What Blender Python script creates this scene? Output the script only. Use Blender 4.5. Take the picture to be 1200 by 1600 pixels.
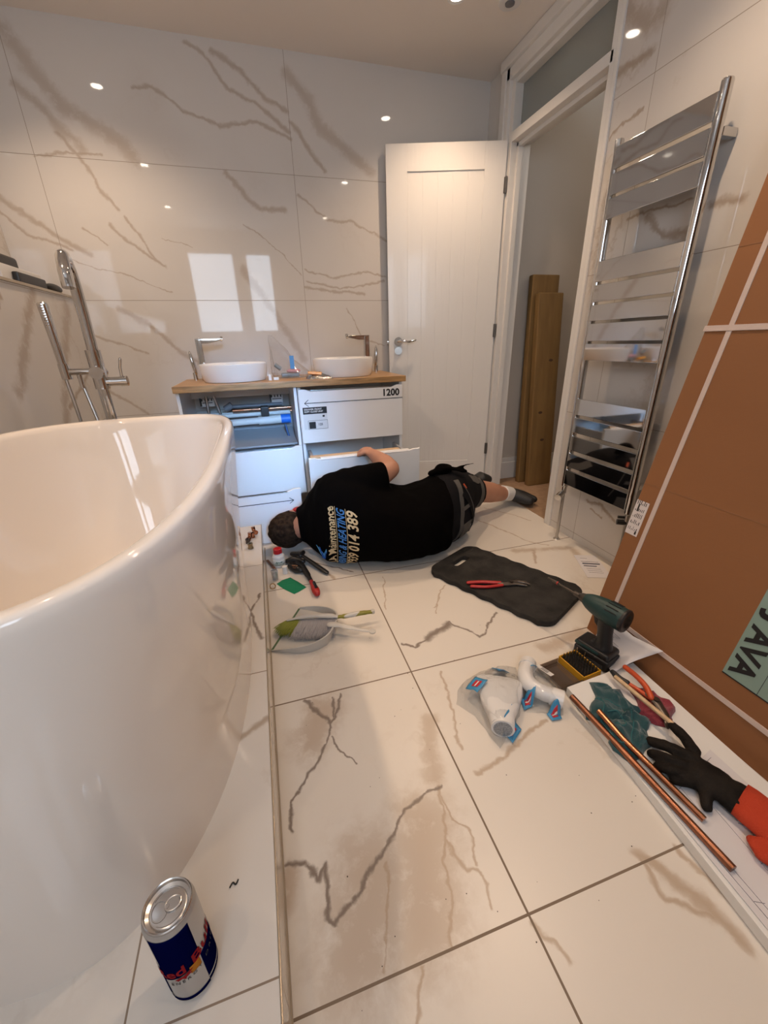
import bpy, bmesh, math, random
from mathutils import Vector, Matrix, noise, Euler
from mathutils.bvhtree import BVHTree
random.seed(7)
for o in list(bpy.data.objects): bpy.data.objects.remove(o)
SC = bpy.context.scene
COL = SC.collection
PI = math.pi

# ------------------------------------------------------------------ camera
cam_d = bpy.data.cameras.new('camera')
cam = bpy.data.objects.new('camera', cam_d); COL.objects.link(cam)
cam_d.sensor_fit = 'VERTICAL'; cam_d.sensor_height = 36.0; cam_d.lens = 36*626.72/1600
cam_d.clip_start = 0.02; cam_d.clip_end = 60
RM = Matrix(((0.95731979, 0.13466135, -0.25574428), (-0.28792429, 0.36696233, -0.8845554), (-0.02526691, 0.92043738, 0.39007258)))
cam.matrix_world = Matrix.Translation((0, 0, 1.0)) @ RM.to_4x4()
SC.camera = cam
# ------------------------------------------------------------------ exposure, world, daylight
SC.view_settings.view_transform = 'Standard'; SC.view_settings.look = 'None'
SC.view_settings.exposure = 0.70; SC.view_settings.gamma = 1.0; SC.view_settings.use_curve_mapping = False
SC.cycles.max_bounces = 10; SC.cycles.glossy_bounces = 6; SC.cycles.transparent_max_bounces = 16
SC.cycles.caustics_reflective = False; SC.cycles.caustics_refractive = False
SC.cycles.sample_clamp_indirect = 4.0
try: SC.cycles.use_denoising = True
except Exception: pass
W = bpy.data.worlds.new('sky'); SC.world = W; W.use_nodes = True
W.node_tree.nodes['Background'].inputs[0].default_value = (0.80, 0.90, 1.0, 1)
W.node_tree.nodes['Background'].inputs[1].default_value = 5.5

def area_light(name, loc, rot, sx, sy, e, col):
    l = bpy.data.lights.new(name, 'AREA'); l.shape = 'RECTANGLE'; l.size = sx; l.size_y = sy; l.energy = e; l.color = col
    o = bpy.data.objects.new(name, l); COL.objects.link(o); o.location = loc; o.rotation_euler = rot
    return o
DAY = (0.30, 0.60, 1.0)
WIN_Y = -0.95
def aim(src, dst): return (Vector(dst)-Vector(src)).to_track_quat('-Z', 'Y').to_euler()
# sky light falling steeply through the narrow pane onto the vanity end of the room
SKY1 = area_light('daylight', (0.215, WIN_Y-.16, 1.66), aim((0.215, WIN_Y-.16, 1.66), (0.02, 2.27, .50)), 0.31, 0.86, 1.35, DAY); SKY1.data.spread = math.radians(17)
for x, w, h in ((-.38, .53, .92), (.215, .31, .92)):      # portals that guide the sky into the panes
    p = area_light('sky_portal', (x, WIN_Y-.09, 1.65), (PI/2, 0, 0), w, h, 1, (1, 1, 1)); p.data.cycles.is_portal = True
WARM = (1.0, 0.72, 0.49)
LAMP_E = 27.0

# ------------------------------------------------------------------ helpers
def link(name, me, m=None, parent=None):
    o = bpy.data.objects.new(name, me); COL.objects.link(o)
    if m is not None: me.materials.append(m)
    if parent is not None: o.parent = parent
    return o
def obj(name, bm, m=None, parent=None, smooth=True, angle=40):
    bmesh.ops.recalc_face_normals(bm, faces=bm.faces[:])
    me = bpy.data.meshes.new(name); bm.to_mesh(me); bm.free()
    if smooth:
        me.polygons.foreach_set('use_smooth', [True]*len(me.polygons))
        try: me.set_sharp_from_angle(angle=math.radians(angle))
        except Exception: pass
    o = link(name, me, m, parent)
    if smooth and len(me.polygons) < 4000:
        w = o.modifiers.new('w', 'WEIGHTED_NORMAL'); w.keep_sharp = True; w.weight = 80
    return o
def thing(name, label, cat, loc=(0, 0, 0), rz=0, group=None, rot=None):
    o = bpy.data.objects.new(name, None); COL.objects.link(o); o.empty_display_size = .05
    o.location = loc; o.rotation_euler = rot if rot else (0, 0, rz)
    o['label'] = label; o['category'] = cat
    if group: o['group'] = group
    return o
def tag(o, label, cat, group=None):
    o['label'] = label; o['category'] = cat
    if group: o['group'] = group
    return o
def struct(o):
    o['kind'] = 'structure'; return o
def NB(): return bmesh.new()
def box(bm, x0, x1, y0, y1, z0, z1, bev=0, M=None, seg=2):
    t = bmesh.new()
    bmesh.ops.create_cube(t, size=1)
    for v in t.verts: v.co = Vector(((x0+x1)/2+v.co.x*(x1-x0), (y0+y1)/2+v.co.y*(y1-y0), (z0+z1)/2+v.co.z*(z1-z0)))
    if bev: bmesh.ops.bevel(t, geom=t.edges[:], offset=bev, segments=seg, affect='EDGES', profile=.5)
    merge(bm, t, M); return bm
def merge(bm, t, M=None):
    if M is not None: bmesh.ops.transform(t, matrix=M, verts=t.verts[:])
    me = bpy.data.meshes.new('tmp'); t.to_mesh(me); t.free(); bm.from_mesh(me); bpy.data.meshes.remove(me)
def rings(bm, R, closed=True, cap=True):
    vs = [[bm.verts.new(p) for p in r] for r in R]
    n = len(vs[0])
    for a, b in zip(vs, vs[1:]):
        for i in range(n if closed else n-1):
            j = (i+1) % n
            bm.faces.new((a[i], a[j], b[j], b[i]))
    if cap and closed:
        bm.faces.new(vs[0][::-1]); bm.faces.new(vs[-1])
    return vs
def frame(d, up=Vector((0, 0, 1))):
    d = d.normalized()
    if abs(d.dot(up)) > .98: up = Vector((0, 1, 0))
    x = d.cross(up).normalized(); y = x.cross(d).normalized()
    return x, y
def tube(bm, pts, r, n=12, cap=True, flat=1.0, roundcap=False):
    pts = [Vector(p) for p in pts]
    rs = r if isinstance(r, (list, tuple)) else [r]*len(pts)
    if roundcap:
        d0 = (pts[0]-pts[1]).normalized(); d1 = (pts[-1]-pts[-2]).normalized()
        np_, nr = [], []
        for k in (0, 1, 2): a = PI/2*(1-k/3); np_.append(pts[0]+d0*rs[0]*math.sin(a)); nr.append(max(rs[0]*math.cos(a), rs[0]*.05))
        np_ += pts; nr += list(rs)
        for k in (2, 1, 0): a = PI/2*(1-k/3); np_.append(pts[-1]+d1*rs[-1]*math.sin(a)); nr.append(max(rs[-1]*math.cos(a), rs[-1]*.05))
        pts, rs = np_, nr
    R = []; px = None
    for i, p in enumerate(pts):
        d = (pts[min(i+1, len(pts)-1)]-pts[max(i-1, 0)])
        if d.length < 1e-9: d = Vector((0, 0, 1))
        d.normalize()
        if px is None: x, y = frame(d)
        else:
            x = (px-d*px.dot(d)).normalized(); y = d.cross(x).normalized()*-1
        px = x
        R.append([p+x*math.cos(2*PI*k/n)*rs[i]+y*math.sin(2*PI*k/n)*rs[i]*flat for k in range(n)])
    rings(bm, R, cap=cap); return bm
def smooth_path(pts, k=6):
    pts = [Vector(p) for p in pts]; out = []
    P = [pts[0]*2-pts[1]]+pts+[pts[-1]*2-pts[-2]]
    for i in range(1, len(P)-2):
        for j in range(k):
            t = j/k; a, b, c, d = P[i-1], P[i], P[i+1], P[i+2]
            out.append(.5*((2*b)+(c-a)*t+(2*a-5*b+4*c-d)*t*t+(-a+3*b-3*c+d)*t**3))
    out.append(pts[-1]); return out
def lathe(bm, prof, n=32, M=None):
    t = bmesh.new()
    R = [[Vector((max(r, 1e-5)*math.cos(2*PI*k/n), max(r, 1e-5)*math.sin(2*PI*k/n), z)) for k in range(n)] for r, z in prof]
    rings(t, R); merge(bm, t, M); return bm
def cyl(bm, p0, p1, r, n=20): return tube(bm, [p0, p1], r, n)
def prism(bm, poly, h, M=None, bev=0):
    """poly in XY, extruded 0..h along Z, then M"""
    t = bmesh.new()
    vs = [t.verts.new((x, y, 0)) for x, y in poly]
    f = t.faces.new(vs)
    r = bmesh.ops.extrude_face_region(t, geom=[f])
    for v in r['geom']:
        if isinstance(v, bmesh.types.BMVert): v.co.z += h
    if bev:
        bmesh.ops.recalc_face_normals(t, faces=t.faces[:])
        es = [e for e in t.edges if len(e.link_faces) == 2 and any(len(f.verts) > 4 or True for f in e.link_faces) and abs(e.verts[0].co.z-e.verts[1].co.z) < 1e-6]
        bmesh.ops.bevel(t, geom=es, offset=bev, segments=2, affect='EDGES', profile=.5)
    merge(bm, t, M); return bm
def plate(name, loops, h, bev, m, parent=None, M=None):
    """filled 2-D outline with holes, real thickness"""
    cu = bpy.data.curves.new('c', 'CURVE'); cu.dimensions = '2D'; cu.fill_mode = 'BOTH'; cu.extrude = max(h/2-bev, 1e-5); cu.bevel_depth = bev; cu.bevel_resolution = 2
    for lp in loops:
        s = cu.splines.new('POLY'); s.points.add(len(lp)-1)
        for p, q in zip(s.points, lp): p.co = (q[0], q[1], 0, 1)
        s.use_cyclic_u = True
    me = curve_mesh(cu)
    if M is not None: me.transform(M)
    me.name = name
    me.polygons.foreach_set('use_smooth', [True]*len(me.polygons))
    try: me.set_sharp_from_angle(angle=math.radians(40))
    except Exception: pass
    me.materials.clear()
    return link(name, me, m, parent)
def curve_mesh(cu):
    t = bpy.data.objects.new('t', cu); COL.objects.link(t)
    dg = bpy.context.evaluated_depsgraph_get(); dg.update()
    me = bpy.data.meshes.new_from_object(t.evaluated_get(dg)); bpy.data.objects.remove(t); bpy.data.curves.remove(cu)
    return me
def text_mesh(s, size, ext=.0004, bold=0.0, shear=0, sx=1.0, align='LEFT', spacing=1.0):
    cu = bpy.data.curves.new('t', 'FONT'); cu.body = s; cu.size = size; cu.extrude = ext; cu.offset = bold; cu.shear = shear
    cu.align_x = align; cu.space_character = spacing; cu.resolution_u = 3
    me = curve_mesh(cu)
    me.transform(Matrix.Diagonal((sx, 1, 1, 1))); me.materials.clear()
    return me
def text(name, s, size, M, m, parent, **k):
    me = text_mesh(s, size, **k); me.transform(M); return link(name, me, m, parent)
def basis(o, x, y):
    """matrix with local x,y axes in world directions"""
    x = Vector(x).normalized(); y = Vector(y); y = (y-x*y.dot(x)).normalized(); z = x.cross(y)
    M = Matrix((x, y, z)).transposed().to_4x4(); M.translation = Vector(o); return M
def organic(name, bm, m, parent=None, voxel=.006, smooth=6, fn=None, sub=False):
    """fuse overlapping closed shells into one continuous surface"""
    me = bpy.data.meshes.new('t'); bmesh.ops.recalc_face_normals(bm, faces=bm.faces[:]); bm.to_mesh(me); bm.free()
    t = bpy.data.objects.new('t', me); COL.objects.link(t)
    r = t.modifiers.new('r', 'REMESH'); r.mode = 'VOXEL'; r.voxel_size = voxel
    s = t.modifiers.new('s', 'SMOOTH'); s.iterations = smooth; s.factor = .6
    dg = bpy.context.evaluated_depsgraph_get(); dg.update()
    me2 = bpy.data.meshes.new_from_object(t.evaluated_get(dg)); bpy.data.objects.remove(t)
    if fn:
        me2.update()
        nv = [(v.co.copy(), v.normal.copy()) for v in me2.vertices]
        for v, (c, n) in zip(me2.vertices, nv): v.co = fn(c, n)
    me2.polygons.foreach_set('use_smooth', [True]*len(me2.polygons)); me2.name = name; me2.materials.clear()
    return link(name, me2, m, parent)
def ell(bm, c, r, M=None, n=16):
    t = bmesh.new(); bmesh.ops.create_uvsphere(t, u_segments=n, v_segments=n//2+2, radius=1)
    X = Matrix.Translation(c) @ (M if M is not None else Matrix.Identity(4)) @ Matrix.Diagonal((r[0], r[1], r[2], 1))
    merge(bm, t, X); return bm
def RZ(a): return Matrix.Rotation(a, 4, 'Z')
def T(*p): return Matrix.Translation(p)

# ------------------------------------------------------------------ materials
def srgb(r, g, b):
    f = lambda c: ((c/255)/12.92 if c/255 <= .04045 else ((c/255+.055)/1.055)**2.4)
    return (f(r), f(g), f(b))
def mat(name, col, rough=.5, metal=0, bump=0, bscale=60, var=0, vscale=8, coat=0, spec=.5, trans=0, sheen=0, alpha=1, stretch=None, col2=None):
    m = bpy.data.materials.new(name); m.use_nodes = True; nt = m.node_tree; N = nt.nodes; L = nt.links
    b = N['Principled BSDF']
    b.inputs['Base Color'].default_value = (*col, 1); b.inputs['Roughness'].default_value = rough; b.inputs['Metallic'].default_value = metal
    b.inputs['Coat Weight'].default_value = coat; b.inputs['Specular IOR Level'].default_value = spec; b.inputs['Transmission Weight'].default_value = trans
    b.inputs['Sheen Weight'].default_value = sheen; b.inputs['Alpha'].default_value = alpha
    tc = N.new('ShaderNodeTexCoord'); mp = N.new('ShaderNodeMapping'); L.new(tc.outputs['Object'], mp.inputs[0])
    if stretch: mp.inputs['Scale'].default_value = stretch
    no = N.new('ShaderNodeTexNoise'); no.inputs['Scale'].default_value = vscale; no.inputs['Detail'].default_value = 5; L.new(mp.outputs[0], no.inputs[0])
    if var or col2:
        mx = N.new('ShaderNodeMix'); mx.data_type = 'RGBA'
        c2 = col2 if col2 else tuple(c*(1-var) for c in col)
        mx.inputs[6].default_value = (*col, 1); mx.inputs[7].default_value = (*c2, 1)
        mr = N.new('ShaderNodeMapRange'); mr.inputs[1].default_value = .35; mr.inputs[2].default_value = .65
        L.new(no.outputs[0], mr.inputs[0]); L.new(mr.outputs[0], mx.inputs[0]); L.new(mx.outputs[2], b.inputs['Base Color'])
    if bump:
        n2 = N.new('ShaderNodeTexNoise'); n2.inputs['Scale'].default_value = bscale; n2.inputs['Detail'].default_value = 4; L.new(mp.outputs[0], n2.inputs[0])
        bp = N.new('ShaderNodeBump'); bp.inputs['Strength'].default_value = bump; bp.inputs['Distance'].default_value = .004
        L.new(n2.outputs[0], bp.inputs['Height']); L.new(bp.outputs[0], b.inputs['Normal'])
    return m
def film(name, fac=.12, tint=(.92, .94, .95), rough=.08, solid=(.8, .82, .84), sf=.06):
    m = bpy.data.materials.new(name); m.use_nodes = True; N = m.node_tree.nodes; L = m.node_tree.links; N.clear()
    o = N.new('ShaderNodeOutputMaterial'); t = N.new('ShaderNodeBsdfTransparent'); t.inputs[0].default_value = (*tint, 1)
    g = N.new('ShaderNodeBsdfGlossy'); g.inputs['Roughness'].default_value = rough
    d = N.new('ShaderNodeBsdfDiffuse'); d.inputs[0].default_value = (*solid, 1)
    lw = N.new('ShaderNodeLayerWeight'); lw.inputs[0].default_value = fac
    a = N.new('ShaderNodeMixShader'); L.new(lw.outputs['Facing'], a.inputs[0]); L.new(t.outputs[0], a.inputs[1]); L.new(g.outputs[0], a.inputs[2])
    b = N.new('ShaderNodeMixShader'); b.inputs[0].default_value = sf; L.new(a.outputs[0], b.inputs[1]); L.new(d.outputs[0], b.inputs[2]); L.new(b.outputs[0], o.inputs[0])
    return m
def emit(name, col, s):
    m = bpy.data.materials.new(name); m.use_nodes = True; N = m.node_tree.nodes; L = m.node_tree.links; N.clear()
    o = N.new('ShaderNodeOutputMaterial'); e = N.new('ShaderNodeEmission'); e.inputs[0].default_value = (*col, 1); e.inputs[1].default_value = s; L.new(e.outputs[0], o.inputs[0]); return m
# vein segment group: P, A, B, W -> mask
G = bpy.data.node_groups.new('vein_segment', 'ShaderNodeTree')
for n_, t_ in (('P', 'NodeSocketVector'), ('A', 'NodeSocketVector'), ('D', 'NodeSocketVector'), ('S', 'NodeSocketFloat'), ('W', 'NodeSocketFloat'), ('Prev', 'NodeSocketFloat')):
    G.interface.new_socket(n_, in_out='INPUT', socket_type=t_)
G.interface.new_socket('M', in_out='OUTPUT', socket_type='NodeSocketFloat')
def _g():
    N = G.nodes; L = G.links; i = N.new('NodeGroupInput'); o = N.new('NodeGroupOutput')
    def vm(op, a, b=None):
        n = N.new('ShaderNodeVectorMath'); n.operation = op
        L.new(a, n.inputs[0])
        if b is not None: L.new(b, n.inputs[3] if op == 'SCALE' else n.inputs[1])
        return n
    pv = N.new('ShaderNodeMath'); pv.operation = 'MULTIPLY'; L.new(i.outputs['Prev'], pv.inputs[0]); pv.inputs[1].default_value = 1e-6
    pp = vm('ADD', i.outputs['P'], pv.outputs[0])
    pa = vm('SUBTRACT', pp.outputs[0], i.outputs['A'])
    dt = vm('DOT_PRODUCT', pa.outputs[0], i.outputs['D'])
    m = N.new('ShaderNodeMath'); m.operation = 'MULTIPLY'; m.use_clamp = True; L.new(dt.outputs['Value'], m.inputs[0]); L.new(i.outputs['S'], m.inputs[1])
    sc = vm('SCALE', i.outputs['D'], m.outputs[0]); df = vm('DISTANCE', pa.outputs[0], sc.outputs[0])
    mr = N.new('ShaderNodeMapRange'); mr.interpolation_type = 'SMOOTHSTEP'; L.new(df.outputs['Value'], mr.inputs[0]); mr.inputs[1].default_value = 0
    L.new(i.outputs['W'], mr.inputs[2]); mr.inputs[3].default_value = 1; mr.inputs[4].default_value = 0
    mx = N.new('ShaderNodeMath'); mx.operation = 'MAXIMUM'; L.new(mr.outputs[0], mx.inputs[0]); L.new(i.outputs['Prev'], mx.inputs[1]); L.new(mx.outputs[0], o.inputs[0])
_g()
def marble(name, plane, veins, joints, rough, base, tan, dark, amp=.03, grout=(.30, .25, .20), gw=.0022, nstr=.35, tanstr=.75, wscale=1.0):
    """tiles of veined porcelain. plane: axes used, e.g. 'xy'; joints: list of (axis, start, step) or (axis, value, 0)"""
    m = bpy.data.materials.new(name); m.use_nodes = True; nt = m.node_tree; N = nt.nodes; L = nt.links
    b = N['Principled BSDF']; tc = N.new('ShaderNodeTexCoord'); P = tc.outputs['Object']
    ax = {'x': 0, 'y': 1, 'z': 2}; a0, a1 = ax[plane[0]], ax[plane[1]]
    def math_(op, a, b_=None, clamp=False):
        n = N.new('ShaderNodeMath'); n.operation = op; n.use_clamp = clamp
        for k, v in enumerate((a, b_)):
            if v is None: continue
            if isinstance(v, (int, float)): n.inputs[k].default_value = v
            else: L.new(v, n.inputs[k])
        return n.outputs[0]
    sep = N.new('ShaderNodeSeparateXYZ'); L.new(P, sep.inputs[0])
    # domain warp
    cur = P
    for sc_, am in ((3.5, amp), (11, amp*.75), (38, amp*.42)):
        no = N.new('ShaderNodeTexNoise'); no.inputs['Scale'].default_value = sc_; no.inputs['Detail'].default_value = 3; L.new(P, no.inputs[0])
        s = N.new('ShaderNodeVectorMath'); s.operation = 'SUBTRACT'; L.new(no.outputs['Color'], s.inputs[0]); s.inputs[1].default_value = (.5, .5, .5)
        k = N.new('ShaderNodeVectorMath'); k.operation = 'SCALE'; L.new(s.outputs[0], k.inputs[0]); k.inputs[3].default_value = am*2
        ad = N.new('ShaderNodeVectorMath'); ad.operation = 'ADD'; L.new(cur, ad.inputs[0]); L.new(k.outputs[0], ad.inputs[1]); cur = ad.outputs[0]
    flat = N.new('ShaderNodeVectorMath'); flat.operation = 'MULTIPLY'; L.new(cur, flat.inputs[0])
    f = [0, 0, 0]; f[a0] = 1; f[a1] = 1; flat.inputs[1].default_value = f
    acc = {0: None, 1: None, 2: None}
    for w, kind, pl in veins:
        kind = 2 if w >= .03 else kind
        for (p, q) in zip(pl, pl[1:]):
            A = [0, 0, 0]; D = [0, 0, 0]; A[a0], A[a1] = p; D[a0] = q[0]-p[0]; D[a1] = q[1]-p[1]
            l2 = D[0]**2+D[1]**2+D[2]**2
            if l2 < 1e-7: continue
            g = N.new('ShaderNodeGroup'); g.node_tree = G; L.new(flat.outputs[0], g.inputs['P']); g.inputs['A'].default_value = A; g.inputs['D'].default_value = D
            g.inputs['S'].default_value = 1/l2; g.inputs['W'].default_value = w*wscale*1.5
            if acc[kind] is not None: L.new(acc[kind], g.inputs['Prev'])
            else: g.inputs['Prev'].default_value = 0
            acc[kind] = g.outputs[0]
    # texture inside the veins
    n1 = N.new('ShaderNodeTexNoise'); n1.inputs['Scale'].default_value = 22; n1.inputs['Detail'].default_value = 6; n1.inputs['Roughness'].default_value = .65; L.new(cur, n1.inputs[0])
    r1 = N.new('ShaderNodeMapRange'); r1.inputs[1].default_value = .3; r1.inputs[2].default_value = .7; L.new(n1.outputs[0], r1.inputs[0])
    # faint free veins everywhere
    n2 = N.new('ShaderNodeTexNoise'); n2.inputs['Scale'].default_value = 2.2; n2.inputs['Detail'].default_value = 7; n2.inputs['Roughness'].default_value = .6; L.new(cur, n2.inputs[0])
    v = math_('SUBTRACT', n2.outputs[0], .5); v = math_('ABSOLUTE', v)
    r2 = N.new('ShaderNodeMapRange'); r2.inputs[1].default_value = 0; r2.inputs[2].default_value = .018; r2.inputs[3].default_value = 1; r2.inputs[4].default_value = 0; L.new(v, r2.inputs[0])
    n3 = N.new('ShaderNodeTexNoise'); n3.inputs['Scale'].default_value = 1.4; L.new(P, n3.inputs[0])
    r3 = N.new('ShaderNodeMapRange'); r3.inputs[1].default_value = .5; r3.inputs[2].default_value = .68; L.new(n3.outputs[0], r3.inputs[0])
    free = math_('MULTIPLY', math_('MULTIPLY', r2.outputs[0], r3.outputs[0]), nstr)
    cloud = math_('MULTIPLY', r3.outputs[0], .16)
    def mix(fac, c1, c2):
        x = N.new('ShaderNodeMix'); x.data_type = 'RGBA'
        if isinstance(fac, (int, float)): x.inputs[0].default_value = fac
        else: L.new(fac, x.inputs[0])
        for k, c in ((6, c1), (7, c2)):
            if isinstance(c, tuple): x.inputs[k].default_value = (*c, 1)
            else: L.new(c, x.inputs[k])
        return x.outputs[2]
    c = mix(cloud, base, tan)
    c = mix(free, c, tan)
    def erode(a, n_, off, gain, st):
        x = math_('ADD', a, math_('MULTIPLY', n_, 1.1)); x = math_('SUBTRACT', x, off); x = math_('MULTIPLY', x, gain, True)
        return math_('MULTIPLY', math_('MULTIPLY', x, a, True), st, True)
    if acc[2] is not None: c = mix(erode(acc[2], r1.outputs[0], .6, 1.3, tanstr*.95), c, tan)
    if acc[0] is not None: c = mix(erode(acc[0], r1.outputs[0], .62, 1.5, tanstr*1.15), c, tan)
    if acc[1] is not None: c = mix(erode(acc[1], r1.outputs[0], .72, 1.7, .95), c, dark)
    # joints
    gm = None
    for axis, start, step in joints:
        x = sep.outputs[ax[axis]]
        u = math_('SUBTRACT', x, start)
        if step:
            u = math_('ADD', u, step/2+step*50); u = math_('MODULO', u, step); u = math_('SUBTRACT', u, step/2)
        u = math_('ABSOLUTE', u); u = math_('LESS_THAN', u, gw/2)
        gm = u if gm is None else math_('MAXIMUM', gm, u)
    if gm is not None:
        c = mix(gm, c, grout)
        rr = math_('ADD', math_('MULTIPLY', gm, .5), rough); L.new(rr, b.inputs['Roughness'])
        bp = N.new('ShaderNodeBump'); bp.invert = True; bp.inputs['Strength'].default_value = .5; bp.inputs['Distance'].default_value = .002; L.new(gm, bp.inputs['Height']); L.new(bp.outputs[0], b.inputs['Normal'])
    else: b.inputs['Roughness'].default_value = rough
    L.new(c, b.inputs['Base Color']); b.inputs['Specular IOR Level'].default_value = .5
    return m
FLOOR_VEINS=[(0.006, 1, [(0.089, 0.92), (0.074, 0.837), (0.051, 0.795), (0.016, 0.73), (-0.018, 0.698), (-0.056, 0.644), (-0.064, 0.583)]), (0.008, 1, [(0.002, 0.943), (0.042, 0.885), (0.07, 0.838)]), (0.006, 1, [(0.114, 0.922), (0.074, 0.837)]), (0.004, 1, [(0.063, 0.796), (0.074, 0.759), (0.105, 0.702)]), (0.008, 1, [(-0.079, 0.531), (-0.041, 0.526), (-0.019, 0.486), (-0.005, 0.507), (-0.003, 0.469), (-0.006, 0.419), (0.002, 0.405)]), (0.0065, 1, [(0.002, 0.405), (0.03, 0.429), (0.065, 0.452), (0.114, 0.485), (0.143, 0.512)]), (0.005, 1, [(0.143, 0.512), (0.169, 0.543), (0.209, 0.566), (0.255, 0.577), (0.296, 0.577)]), (0.03, 1, [(-0.073, 0.514), (-0.084, 0.473)]), (0.005, 0, [(0.29, 0.579), (0.247, 0.468), (0.274, 0.41), (0.297, 0.403), (0.302, 0.374), (0.286, 0.336)]), (0.004, 0, [(0.247, 0.468), (0.213, 0.375), (0.189, 0.317)]), (0.004, 0, [(0.12, 0.468), (0.098, 0.395), (0.069, 0.316)]), (0.035, 0, [(0.341, 0.769), (0.286, 0.601)]), (0.006, 0, [(0.45, 0.915), (0.433, 0.84), (0.399, 0.722), (0.387, 0.65)]), (0.008, 0, [(0.386, 0.583), (0.441, 0.587), (0.493, 0.608), (0.56, 0.635), (0.647, 0.66)]), (0.004, 0, [(0.29, 0.579), (0.276, 0.503), (0.306, 0.471), (0.299, 0.412)]), (0.004, 0, [(0.141, 0.307), (0.125, 0.28), (0.107, 0.252)]), (0.006, 0, [(0.354, 0.292), (0.365, 0.269), (0.379, 0.237)]), (0.12, 0, [(0.089, 0.459), (0.041, 0.356)]), (0.1, 0, [(0.219, 0.521), (0.163, 0.355)]), (0.08, 1, [(0.05, 0.882), (0.001, 0.799)]), (0.0065, 1, [(0.364, 1.087), (0.401, 1.061), (0.465, 1.081), (0.51, 1.094), (0.584, 1.144), (0.606, 1.106), (0.641, 1.036), (0.734, 1.109), (0.772, 1.129)]), (0.02, 1, [(0.465, 1.081), (0.577, 1.131)]), (0.004, 0, [(0.553, 1.203), (0.597, 1.292), (0.673, 1.384)]), (0.004, 0, [(0.432, 1.531), (0.368, 1.299)]), (0.006, 0, [(1.142, 1.95), (1.196, 1.82), (1.261, 1.633), (1.347, 1.543)]), (0.006, 0, [(1.279, 2.104), (1.384, 1.96), (1.44, 1.842)]), (0.01, 0, [(0.148, 1.773), (0.183, 1.687), (0.223, 1.581)]), (0.006, 1, [(0.157, 1.757), (0.312, 1.618)]), (0.03, 0, [(1.138, 1.554), (1.426, 1.477), (1.383, 1.311)]), (0.035, 0, [(0.829, 0.915), (0.943, 0.924), (1.026, 0.933)]), (0.03, 0, [(0.996, 1.035), (1.109, 1.099)]), (0.01, 0, [(1.234, 1.52), (1.16, 1.41)]), (0.004, 0, [(0.563, 1.239), (0.66, 1.368)]), (0.018, 0, [(0.626, 0.321), (0.671, 0.246), (0.686, 0.175)]), (0.008, 0, [(0.621, 0.316), (0.62, 0.257), (0.673, 0.211)]), (0.012, 0, [(0.711, 0.306), (0.721, 0.246), (0.742, 0.18)])]
BACK_VEINS=[(0.045, 0, [(-0.853, 2.283), (-0.807, 2.205), (-0.754, 2.135), (-0.682, 2.029), (-0.564, 1.968), (-0.465, 1.914), (-0.434, 1.865)]), (0.03, 0, [(-0.864, 2.102), (-0.786, 2.031), (-0.655, 1.887)]), (0.014, 0, [(-0.113, 2.331), (-0.035, 2.283), (0.051, 2.173), (0.172, 2.134), (0.324, 2.03)]), (0.016, 0, [(-0.002, 2.304), (0.127, 2.254), (0.225, 2.165), (0.326, 2.117)]), (0.011, 0, [(-0.396, 2.139), (-0.296, 2.143), (-0.167, 2.065), (-0.02, 2.027), (0.177, 2.057), (0.33, 2.003)]), (0.04, 0, [(0.352, 2.266), (0.443, 2.173), (0.485, 2.071), (0.623, 1.984), (0.77, 1.892)]), (0.015, 0, [(0.346, 2.072), (0.407, 1.996), (0.504, 1.875)]), (0.008, 0, [(-0.867, 1.853), (-0.756, 1.867), (-0.577, 1.868)]), (0.012, 0, [(-0.734, 1.942), (-0.68, 1.848), (-0.637, 1.748), (-0.573, 1.657)]), (0.012, 0, [(-0.622, 1.585), (-0.536, 1.502), (-0.399, 1.407)]), (0.009, 0, [(-0.55, 1.63), (-0.494, 1.547), (-0.428, 1.422)]), (0.018, 0, [(-0.021, 1.84), (0.064, 1.746), (0.141, 1.684), (0.266, 1.682)]), (0.004, 0, [(0.036, 1.619), (0.19, 1.508), (0.325, 1.379)]), (0.009, 0, [(0.347, 1.762), (0.486, 1.661), (0.641, 1.652), (0.85, 1.569)]), (0.008, 0, [(0.348, 1.413), (0.501, 1.364), (0.709, 1.402), (0.845, 1.369)]), (0.012, 0, [(0.338, 1.311), (0.496, 1.294), (0.703, 1.286)]), (0.018, 0, [(-1.056, 1.672), (-0.969, 1.611), (-0.858, 1.52), (-0.746, 1.452)]), (0.01, 0, [(-1.073, 1.62), (-0.971, 1.516), (-0.816, 1.465)]), (0.004, 0, [(-0.868, 1.435), (-0.734, 1.386), (-0.585, 1.366), (-0.393, 1.281)]), (0.003, 0, [(-0.379, 1.536), (-0.249, 1.495)]), (0.006, 0, [(-0.744, 1.566), (-0.646, 1.491)]), (0.018, 0, [(-0.671, 1.2), (-0.544, 1.114), (-0.425, 1.0), (-0.327, 0.915)]), (0.009, 0, [(-0.844, 1.087), (-0.714, 1.03), (-0.577, 0.97)]), (0.012, 0, [(-0.838, 0.796), (-0.751, 0.707), (-0.664, 0.64)]), (0.03, 0, [(0.003, 1.403), (0.151, 1.173), (0.296, 0.917)]), (0.006, 0, [(0.582, 1.206), (0.697, 1.02), (0.827, 0.978)]), (0.008, 0, [(0.358, 1.343), (0.549, 1.311), (0.836, 1.348)])]
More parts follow.
